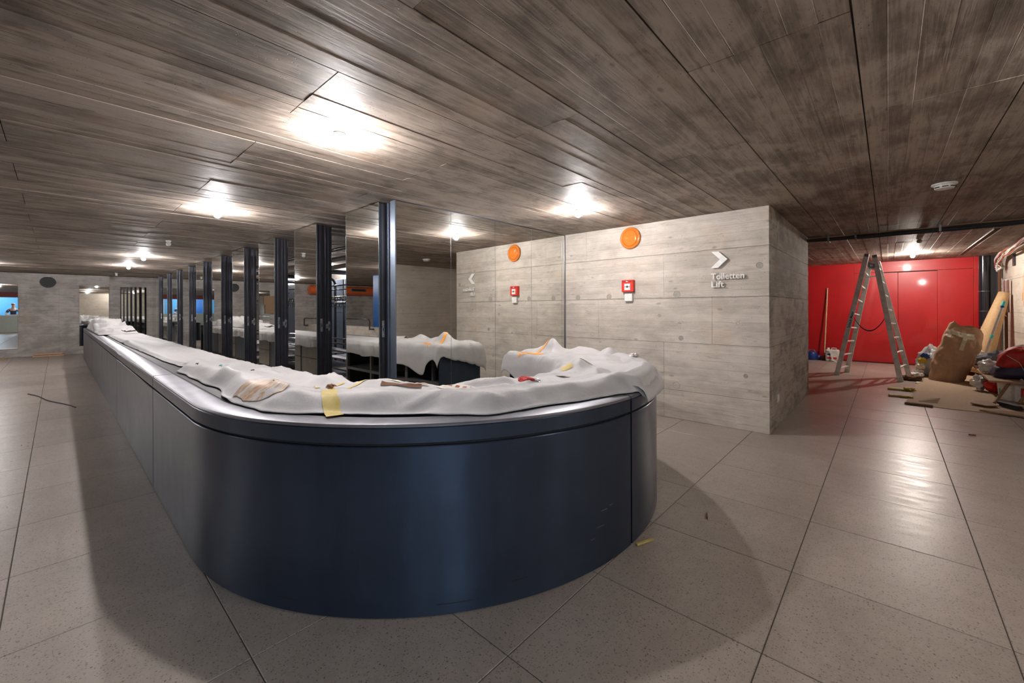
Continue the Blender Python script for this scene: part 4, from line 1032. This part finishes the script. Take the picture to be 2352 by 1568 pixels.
def on_sack(pts, wd, mat):
    P3 = [Vector(p) for p in pts]; L = sum((b-a).length for a, b in zip(P3, P3[1:])); n = max(4, int(L/.02)); rows = []
    gg = G()
    def f(a, b):
        d = a*L; k = 0
        while k < len(P3)-2 and d > (P3[k+1]-P3[k]).length: d -= (P3[k+1]-P3[k]).length; k += 1
        tg = (P3[k+1]-P3[k]); p = P3[k]+tg.normalized()*d; nn = Vector((-tg.z, 0, tg.x)).normalized(); q = p+nn*(b-.5)*wd
        hit = BVS.ray_cast(Vector((q.x-.35, 9.5, q.z)), Vector((.17, 1, 0)).normalized())
        h = hit[0] if hit[0] is not None else Vector((q.x, 11.2, q.z))
        return (h.x-.003, h.y-.006, h.z)
    gg.grid(f, n, 4).build('tape', mat, sk, smooth=True, angle=180)
on_sack([(.92, 0, .92), (1.0, 0, .89), (1.10, 0, .85), (1.22, 0, .81)], .05, M['tapec'])
on_sack([(.94, 0, .95), (1.05, 0, .90), (1.22, 0, .87)], .045, M['tapec'])
on_sack([(1.12, 0, .84), (1.09, 0, .72), (1.06, 0, .60)], .055, M['tapec'])
on_sack([(.93, 0, .93), (.90, 0, .84)], .05, M['tapec'])
# bag of rubble behind the sack
rb = empty('rubbish_bag', (.60, 11.85, 0), 'translucent grey bin bag with scraps behind the left side of the paper sack', 'bag')
lump('bag_film', (.62, 11.85, .27), .27, M['plastic_g'], '', '', 12, (.75, .8, 1.15), .45, parent=rb, n=20)
for k, (c_, mt) in enumerate([((.47, 11.62, .20), 'tapec'), ((.50, 11.60, .33), 'yellow'), ((.45, 11.60, .10), 'plastic_w'), ((.54, 11.62, .42), 'bluecan'), ((.47, 11.62, .05), 'rust')]):
    lump('scrap', c_, .07, M[mt], '', '', 20+k, (1, .5, .8), .7, parent=rb, n=8)
lump('plastic_scrap', (.42, 11.5, .05), .09, M['plastic_w'], 'torn white plastic at the foot of the grey bin bag', 'plastic', 31, (1.0, .8, .5), .9)
# rolled kraft paper
pr_ = empty('paper_roll', (1.30, 12.3, 0), 'large cone-shaped roll of brown paper leaning in the passage corner', 'paper roll')
A, B = Vector((1.30, 12.55, .03)), Vector((1.735, 12.9, 1.66)); n = 40; g = G(); dd = (B-A).normalized(); e1 = dd.orthogonal().normalized(); e2 = dd.cross(e1)
def rollf(a, b):
    th = a*2.6*2*math.pi; rr = (.205*(1-b)+.080*b)*(1-.055*a); return tuple(A+(B-A)*b+(e1*math.cos(th)+e2*math.sin(th))*rr+dd*(.02*a))
G().grid(rollf, 110, 10).build('rolled_sheet', M['kraftl'], pr_, smooth=True, angle=60, solid=.003)
# squeegee pole
po = empty('extension_pole', (1.33, 11.95, .30), 'grey extension pole with teal joints leaning beside the paper roll', 'pole')
A, B = Vector((1.33, 11.95, .30)), Vector((1.60, 11.85, 1.50))
def on(t): return A.lerp(B, t)
G().tube([on(0), on(1)], .020, 12).build('tube', M['alu'], po, smooth=True)
G().tube([on(.42), on(.47)], .026, 12).build('joint_ring', M['teal'], po, smooth=True)
G().tube([on(.02), on(.05)], .027, 12).build('joint_ring', M['teal'], po, smooth=True)
G().tube([on(.93), on(1.0)], [.027, .022], 12).build('grip', M['teal'], po, smooth=True)
G().tube([on(.90), on(.94)], .026, 12).build('collar', M['bluecan'], po, smooth=True)
# paint roller on its pole
ro = empty('paint_roller', (1.80, 12.95, 0), 'paint roller with long pinkish fleece standing against the right wall', 'paint roller')
G().tube([(1.775, 12.95, 1.28), (1.77, 12.95, 1.93)], .042, 18).build('fleece', M['fleece'], ro, smooth=True)
G().tube([(1.775, 12.95, .0), (1.77, 12.95, 1.30)], .022, 10).build('handle', M['rust'], ro, smooth=True)
G().tube([(1.77, 12.95, 1.93), (1.77, 12.95, 1.97), (1.71, 12.9, 1.97), (1.71, 12.9, 1.28), (1.77, 12.92, 1.20)], .007, 8).build('wire_arm', M['plate'], ro, smooth=True)
G().tube([(1.81, 13.15, 0), (1.81, 13.15, 1.35)], .016, 8).build('second_pole', M['woodd'], ro, smooth=True)
# low board bench
be = empty('board_bench', (1.45, 10.2, 0), 'low wooden board on slanted round legs, loaded with bags and clothes', 'bench')
bz = .315
G().prism([(1.10, 9.22), (1.84, 9.36), (1.84, 12.1), (1.18, 12.05)], bz-.028, bz).build('board', M['ply'], be, bevel=.004)
for a, b in (((1.115, 8.96, .03), (1.30, 9.32, bz-.03)), ((1.36, 9.12, .03), (1.54, 9.36, bz-.03)), ((1.25, 11.8, 0), (1.35, 11.6, bz-.03)), ((1.7, 11.8, 0), (1.6, 11.6, bz-.03))):
    G().tube([a, b], .019, 12).build('leg', M['woodd'], be, smooth=True)
tag(G().tube([(1.62, 8.95, .02), (1.39, 9.19, bz+.05)], .014, 10).build('metal_tube', M['alu'], None, smooth=True), 'short grey metal tube leaning on the front edge of the board bench', 'tube')
# bucket under the bench
r = empty('paint_bucket', (1.42, 9.62, 0), 'white paint bucket with red print under the board bench', 'bucket')
G().lathe([(.19, .008), (.205, .20), (.212, .262), (.218, .266), (.218, .278), (.205, .282)], (1.43, 9.62, 0), n=40).build('pail', M['white'], r, smooth=True, angle=50)
g = G()
def arcp(a0, a1, z0, z1, rr):
    return lambda a, b: (1.43+rr*math.cos(R(a0+(a1-a0)*a)), 9.62+rr*math.sin(R(a0+(a1-a0)*a)), z0+(z1-z0)*b)
G().grid(arcp(268, 300, .08, .21, .209), 10, 1).build('red_print', M['red_box'], r)
G().grid(arcp(275, 293, .11, .18, .211), 8, 1).build('white_print', M['white'], r)
G().grid(arcp(196, 206, .10, .17, .206), 5, 1).build('green_print', M['teal'], r)
# hand brush
r = empty('hand_brush', (1.2, 8.85, 0), 'dark hand brush lying on the torn cardboard below the bench', 'brush')
G().obox((1.17, 8.90, .055), (1.32, 8.62, .055), (.045, .022, 0), (0, 0, .018)).build('back', M['black'], r, bevel=.006)
G().obox((1.18, 8.88, .028), (1.31, 8.64, .028), (.036, .018, 0), (0, 0, .014)).build('bristles', M['rubber'], r)
G().tube([(1.31, 8.68, .06), (1.345, 8.60, .06)], .024, 10).build('pink_end', M['fleece'], r, smooth=True)
tag(G().prism([(.86, 8.72), (.92, 8.95), (1.08, 9.0), (1.12, 8.70), (1.0, 8.60)], .026, .04).build('wooden_board', M['woodd']), 'small brown wooden board lying on the floor left of the hand brush', 'board')
# backpack
bp = empty('backpack', (1.42, 9.75, bz), 'red and navy backpack lying on the board bench', 'backpack')
def packf(x0, x1, y0, y1, z0, z1, e, nz, seed):
    def f(a, b):
        th, ph = a*2*math.pi, (b-.5)*math.pi; c = math.cos(ph); X = math.copysign(abs(math.cos(th))**e, math.cos(th))*abs(c)**e; Y = math.copysign(abs(math.sin(th))**e, math.sin(th))*abs(c)**e; Z = math.copysign(abs(math.sin(ph))**e, math.sin(ph))
        k = 1+nz*noise.noise(Vector((X*1.7+seed, Y*1.7, Z*1.7)))+nz*.5*noise.noise(Vector((X*5, Y*5+seed, Z*5)))
        zz = (z0+z1)/2+(z1-z0)/2*Z*k
        sh = .10*((zz-z0)/(z1-z0)); return ((x0+x1)/2+(x1-x0)/2*X*k+sh, (y0+y1)/2+(y1-y0)/2*Y*k, max(bz+.003, zz))
    return G().grid(f, 44, 22)
packf(1.14, 1.78, 9.50, 9.95, bz, bz+.22, .6, .10, 1).build('navy_base', M['navy'], bp, smooth=True, angle=80)
packf(1.20, 1.56, 9.50, 9.92, bz+.12, bz+.47, .75, .16, 4).build('red_body', M['redcloth'], bp, smooth=True, angle=80)
packf(1.44, 1.72, 9.54, 9.95, bz+.06, bz+.46, .7, .10, 8).build('navy_side', M['navy'], bp, smooth=True, angle=80)
g = G(); pts = [(1.46, 9.56, bz+.45), (1.60, 9.50, bz+.44), (1.72, 9.46, bz+.36), (1.80, 9.46, bz+.22)]
for u, v in zip(pts, pts[1:]): g.obox(u, v, (.01, .02, 0), (0, 0, .008))
g.build('strap', M['redcloth'], bp)
G().tube([(1.30, 9.488, bz+.36), (1.42, 9.478, bz+.26), (1.47, 9.478, bz+.14)], .005, 6).build('zip', M['plate'], bp)
G().box(1.60, 1.64, 9.487, 9.50, bz+.06, bz+.10).build('logo_patch', M['grey_cloth'], bp)
lump('sweater', (1.60, 10.25, bz+.27), .24, M['lilac_cloth'], 'pale lilac-grey shirt heaped behind the backpack', 'clothing', 14, (.8, .7, .85), .3, n=18)
lump('jacket', (1.38, 10.95, bz+.15), .20, M['grey_cloth'], 'dark grey jacket folded on the bench behind the backpack', 'clothing', 15, (1, .9, .75), .5, n=18)
lump('white_bag', (1.20, 10.15, bz+.12), .14, M['plastic_w'], 'crumpled white plastic bag on the bench left of the backpack', 'bag', 16, (.8, 1.0, .75), .5, n=16)
lump('clear_bag', (1.24, 11.70, bz+.15), .15, M['plastic_w'], 'white and yellow plastic packaging on the far end of the bench', 'bag', 17, (1, .8, .7), .7, n=16)
lump('yellow_packet', (1.26, 11.60, bz+.06), .13, M['yellow'], 'yellow packet under the white plastic on the bench end', 'packet', 18, (1.1, .8, .3), .5)
lump('clear_bottle_bag', (1.16, 11.50, bz+.05), .11, M['plastic_g'], 'grey transparent bag at the left corner of the bench end', 'bag', 19, (1.1, .8, .45), .6)
lump('red_bag', (1.28, 10.2, .12), .14, M['red_box'], 'bright red bag on the floor beneath the board bench', 'bag', 22, (.9, .8, .8), .4)
lump('clear_film', (1.12, 10.3, .14), .13, M['plastic_w'], 'clear plastic film hanging from the left edge of the bench', 'film', 23, (.7, .8, .9), .8)
# bits on the floor
for (x, y, l, a, mt, lb) in ((-1.075, 2.35, .13, 1.2, 'tapey', 'short yellow stick lying by the rounded counter foot'), (.672, 6.68, .06, .3, 'rust', 'small brown wood chip on the tiles in front of the passage'),
                             (-.9, 2.92, .07, 1.9, 'rust', 'crumbled brown scrap on a floor joint right of the counter')):
    d = Vector((math.cos(a), math.sin(a), 0))*l/2
    o = G().obox(Vector((x, y, .009))-d, Vector((x, y, .009))+d, (-d.y*.12, d.x*.12, 0), (0, 0, .006)).build('floor_scrap', M[mt], None, bevel=.002); tag(o, lb, 'scrap')
pts = [(-10.6+.22*k, -.33+.055*k+.02*math.sin(k), .006) for k in range(10)]
tag(G().tube(pts, .008, 6).build('floor_cable', M['rubber']), 'short black cable lying across the tiles left of the counter', 'cable')
r = empty('wood_plank_stack', (-18.85, -.2, 0), 'two orange-brown wooden battens stacked on the floor against the left end wall', 'planks')
G().box(-19.05, -18.85, -.50, .15, 0, .05).build('batten', M['ply'], r, bevel=.003); G().box(-19.0, -18.82, -.46, .12, .055, .10).build('batten', M['ply'], r, bevel=.003)
tag(G().box(-18.95, -18.1, -1.6, -.95, .001, .012).build('cardboard_sheet', M['card']), 'cardboard piece on the floor at the far left wall mirror', 'cardboard')

# ================================================================= what the mirrors show behind the camera
# orange duct along the left end wall
r = empty('orange_duct', (-18.75, -4.9, 2.27), 'thick orange duct under the ceiling, seen reflected in the nearest mirrored pillars', 'duct')
G().tube([(-18.85, -2.93, 2.26), (-18.85, -7.0, 2.26)], .20, 32).build('pipe', M['orange_duct'], r, smooth=True, angle=60)
G().lathe([(.2, 0), (.215, .01), (.215, .05), (.2, .06)], (-18.85, -3.4, 2.26), 1, 32).build('collar', M['orange_duct'], r, smooth=True)
G().box(-18.665, -18.64, -5.5, -4.75, 2.22, 2.36).build('grille', M['grey_steel'], r); G().box(-18.65, -18.635, -5.46, -4.79, 2.245, 2.335).build('grille_slats', M['black'], r)
# stair parapet with handrail and blue column
struct(G().box(-18.6, -11.6, -2.9, -2.65, 0, .78).build('wall_stair', M['wall']))
r = empty('handrail', (-15.5, -2.5, .78), 'black handrail above the concrete stair parapet, seen in the mirrors', 'handrail')
pts = [(-18.3, -2.5, .70), (-18.3, -2.5, .95), (-18.27, -2.5, 1.0), (-18.2, -2.5, 1.02), (-13.0, -2.5, 1.05), (-12.9, -2.5, 1.03), (-12.85, -2.5, .97), (-12.85, -2.5, .70)]
G().tube(pts, .024, 10).build('rail', M['black_pipe'], r, smooth=True)
for x in (-18.3, -12.85): G().box(x-.03, x+.03, -2.66, -2.5, .70, .74).build('bracket', M['black_pipe'], r)
r = tag(G().prism([(-12.9, -2.9), (-12.62, -2.9), (-12.55, -2.83), (-12.55, -2.66), (-12.9, -2.66)], .78, H).build('blue_column', M['blue_paint']), 'bright blue angular column on the stair parapet, seen in the nearest mirrored pillar', 'column')
# neighbouring lit room beyond the opening beside the camera
nb = struct(G().box(6.3, 6.5, -7.0, .6, 0, H).build('wall_side_room', M['tiles_w']))
for k in range(5):
    G().box(6.24, 6.3, -6.8+1.35*k, -5.55+1.35*k, 0, 2.3).build('panel', M['blue_light'] if k % 2 else M['blue_paint'], nb)
struct(G().box(1.85, 6.5, -7.2, -7.0, 0, H).build('wall_side_back', M['tiles_w'])); struct(G().box(2.03, 6.5, .6, .8, 0, H).build('wall_side_front', M['tiles_w']))
for k, (x, y) in enumerate(((2.7, -1.3), (3.0, -4.2), (4.8, -3.1))):
    r = empty('tube_light', (x, y, H-.03), 'bluish fluorescent tube in the side room, '+('above the person', 'farther from the person near the parapet', 'close to the blue panels')[k], 'lamp', 'tube lights of the side room')
    G().box(x-.06, x+.06, y-.66, y+.66, H-.05, H-.006).build('housing', M['white'], r)
    G().tube([(x, y-.6, H-.075), (x, y+.6, H-.075)], .022, 10).build('tube', M['tube'], r, smooth=True)
o = tag(G().box(1.55, 1.70, -3.4, -1.2, .001, .05).build('orange_plank', M['ply']), 'orange-brown plank on the floor below the pale parapet beside the camera', 'plank')

# worker behind the parapet, reflected in the far left mirror
def skin_chain(name, pts, rad, edges, mat, parent, sub=2):
    me = bpy.data.meshes.new(name); off = parent_loc(parent)
    me.from_pydata([tuple(Vector(p)-off) for p in pts], edges, [])
    me.materials.append(mat); o = bpy.data.objects.new(name, me); COL.objects.link(o); o.parent = parent
    md = o.modifiers.new('k', 'SKIN'); sv = me.skin_vertices[0].data
    for i, r_ in enumerate(rad): sv[i].radius = (r_, r_) if not isinstance(r_, tuple) else r_
    sv[0].use_root = True; md.use_smooth_shade = True
    o.modifiers.new('ss', 'SUBSURF').levels = sub; o.modifiers['ss'].render_levels = sub
    return o
px_, py_ = 2.75, -1.87
pe = empty('person', (px_, py_, 0), 'person in dark blue shirt and khaki trousers holding a white sheet in the leftmost mirror', 'person')
V = lambda x, y, z: (px_+x, py_+y, z)
pts = [V(0, 0, .95), V(0, 0, 1.12), V(-.02, 0, 1.32), V(-.03, 0, 1.47), V(-.05, 0, 1.57), V(-.06, 0, 1.68), V(-.06, 0, 1.78),
       V(-.02, .18, 1.44), V(-.10, .30, 1.18), V(-.34, .22, 1.12), V(-.42, .19, 1.12),
       V(-.02, -.18, 1.44), V(-.10, -.30, 1.18), V(-.34, -.22, 1.14), V(-.42, -.19, 1.14),
       V(0, .10, .88), V(-.02, .11, .48), V(.02, .12, .09), V(-.12, .13, .03), V(0, -.10, .88), V(.02, -.11, .48), V(.05, -.12, .09), V(-.09, -.13, .03)]
rad = [.13, (.14, .12), (.17, .12), (.13, .10), .055, .085, .07, .065, .05, .036, .033, .065, .05, .036, .033, .095, .062, .045, .04, .095, .062, .045, .04]
ed = [(0, 1), (1, 2), (2, 3), (3, 4), (4, 5), (5, 6), (3, 7), (7, 8), (8, 9), (9, 10), (3, 11), (11, 12), (12, 13), (13, 14), (0, 15), (15, 16), (16, 17), (17, 18), (0, 19), (19, 20), (20, 21), (21, 22)]
skin_chain('body', pts, rad, ed, M['skin'], pe)
skin_chain('shirt', [V(0, 0, .98), V(0, 0, 1.12), V(-.02, 0, 1.32), V(-.03, 0, 1.45), V(-.02, .18, 1.44), V(-.08, .27, 1.25), V(-.02, -.18, 1.44), V(-.08, -.27, 1.25)],
           [.15, (.16, .135), (.185, .135), (.14, .11), .08, .065, .08, .065], [(0, 1), (1, 2), (2, 3), (3, 4), (4, 5), (3, 6), (6, 7)], M['navy'], pe)
skin_chain('trousers', [V(0, 0, .96), V(0, .10, .88), V(-.02, .11, .48), V(.02, .12, .12), V(0, -.10, .88), V(.02, -.11, .48), V(.05, -.12, .12)],
           [.145, .11, .078, .062, .11, .078, .062], [(0, 1), (1, 2), (2, 3), (0, 4), (4, 5), (5, 6)], M['khaki'], pe)
lump('hair', (px_-.04, py_, 1.78), .10, M['rust'], '', '', 40, (1.05, .9, .75), .1, parent=pe)
for s_ in (-1, 1):
    hy = py_+.19*s_; hx = px_-.44
    skin_chain('hand', [(hx+.02, hy, 1.13), (hx-.04, hy, 1.13)]+[(hx-.06-.035*j*(1-.05*abs(k-1)), hy+s_*(-.03+.02*k), 1.135-.012*j*j) for k in range(4) for j in (0, 1, 2)]+[(hx-.02, hy-s_*.045, 1.14), (hx-.05, hy-s_*.065, 1.13)],
               [.030, .034]+[.011, .010, .008]*4+[.012, .009], [(0, 1)]+[e for k in range(4) for e in ((1, 2+3*k), (2+3*k, 3+3*k), (3+3*k, 4+3*k))]+[(0, 14), (14, 15)], M['skin'], pe, 1)
    G().lathe([(.008, 0), (.008, .003), (.004, .005)], (px_-.142, py_+.032*s_, 1.70), 0, 10, -1).build('eye', M['ink'], pe)
    lump('ear', (px_-.05, py_+.085*s_, 1.69), .022, M['skin'], '', '', 41, (.6, .35, 1), .05, parent=pe, n=6)
lump('nose', (px_-.145, py_, 1.675), .018, M['skin'], '', '', 42, (1, .7, 1.2), .05, parent=pe, n=6)
G().box(px_-.145, px_-.138, py_-.022, py_+.022, 1.638, 1.644).build('mouth', M['redprint'], pe)
tag(G().grid(lambda a, b: (px_-.53+.02*math.sin(b*6), py_-.22+.44*a, 1.13-.32*b), 8, 10).build('paper_sheet', M['white'], None, smooth=True, angle=180, solid=.002), 'white sheet held by the person in the reflection', 'paper')
# cardboard hung on the left end wall, seen in the third mirrored pillar
r = empty('hung_cardboard', (-19.1, -1.5, 1.6), 'two brown cardboard flaps hung on the end wall, seen reflected in the third mirrored pillar', 'cardboard')
G().box(-19.16, -19.12, -1.68, -1.22, 1.58, 1.95).build('flap', M['cardd'], r); G().box(-19.15, -19.11, -1.62, -1.27, 1.22, 1.60).build('flap', M['cardd'], r)
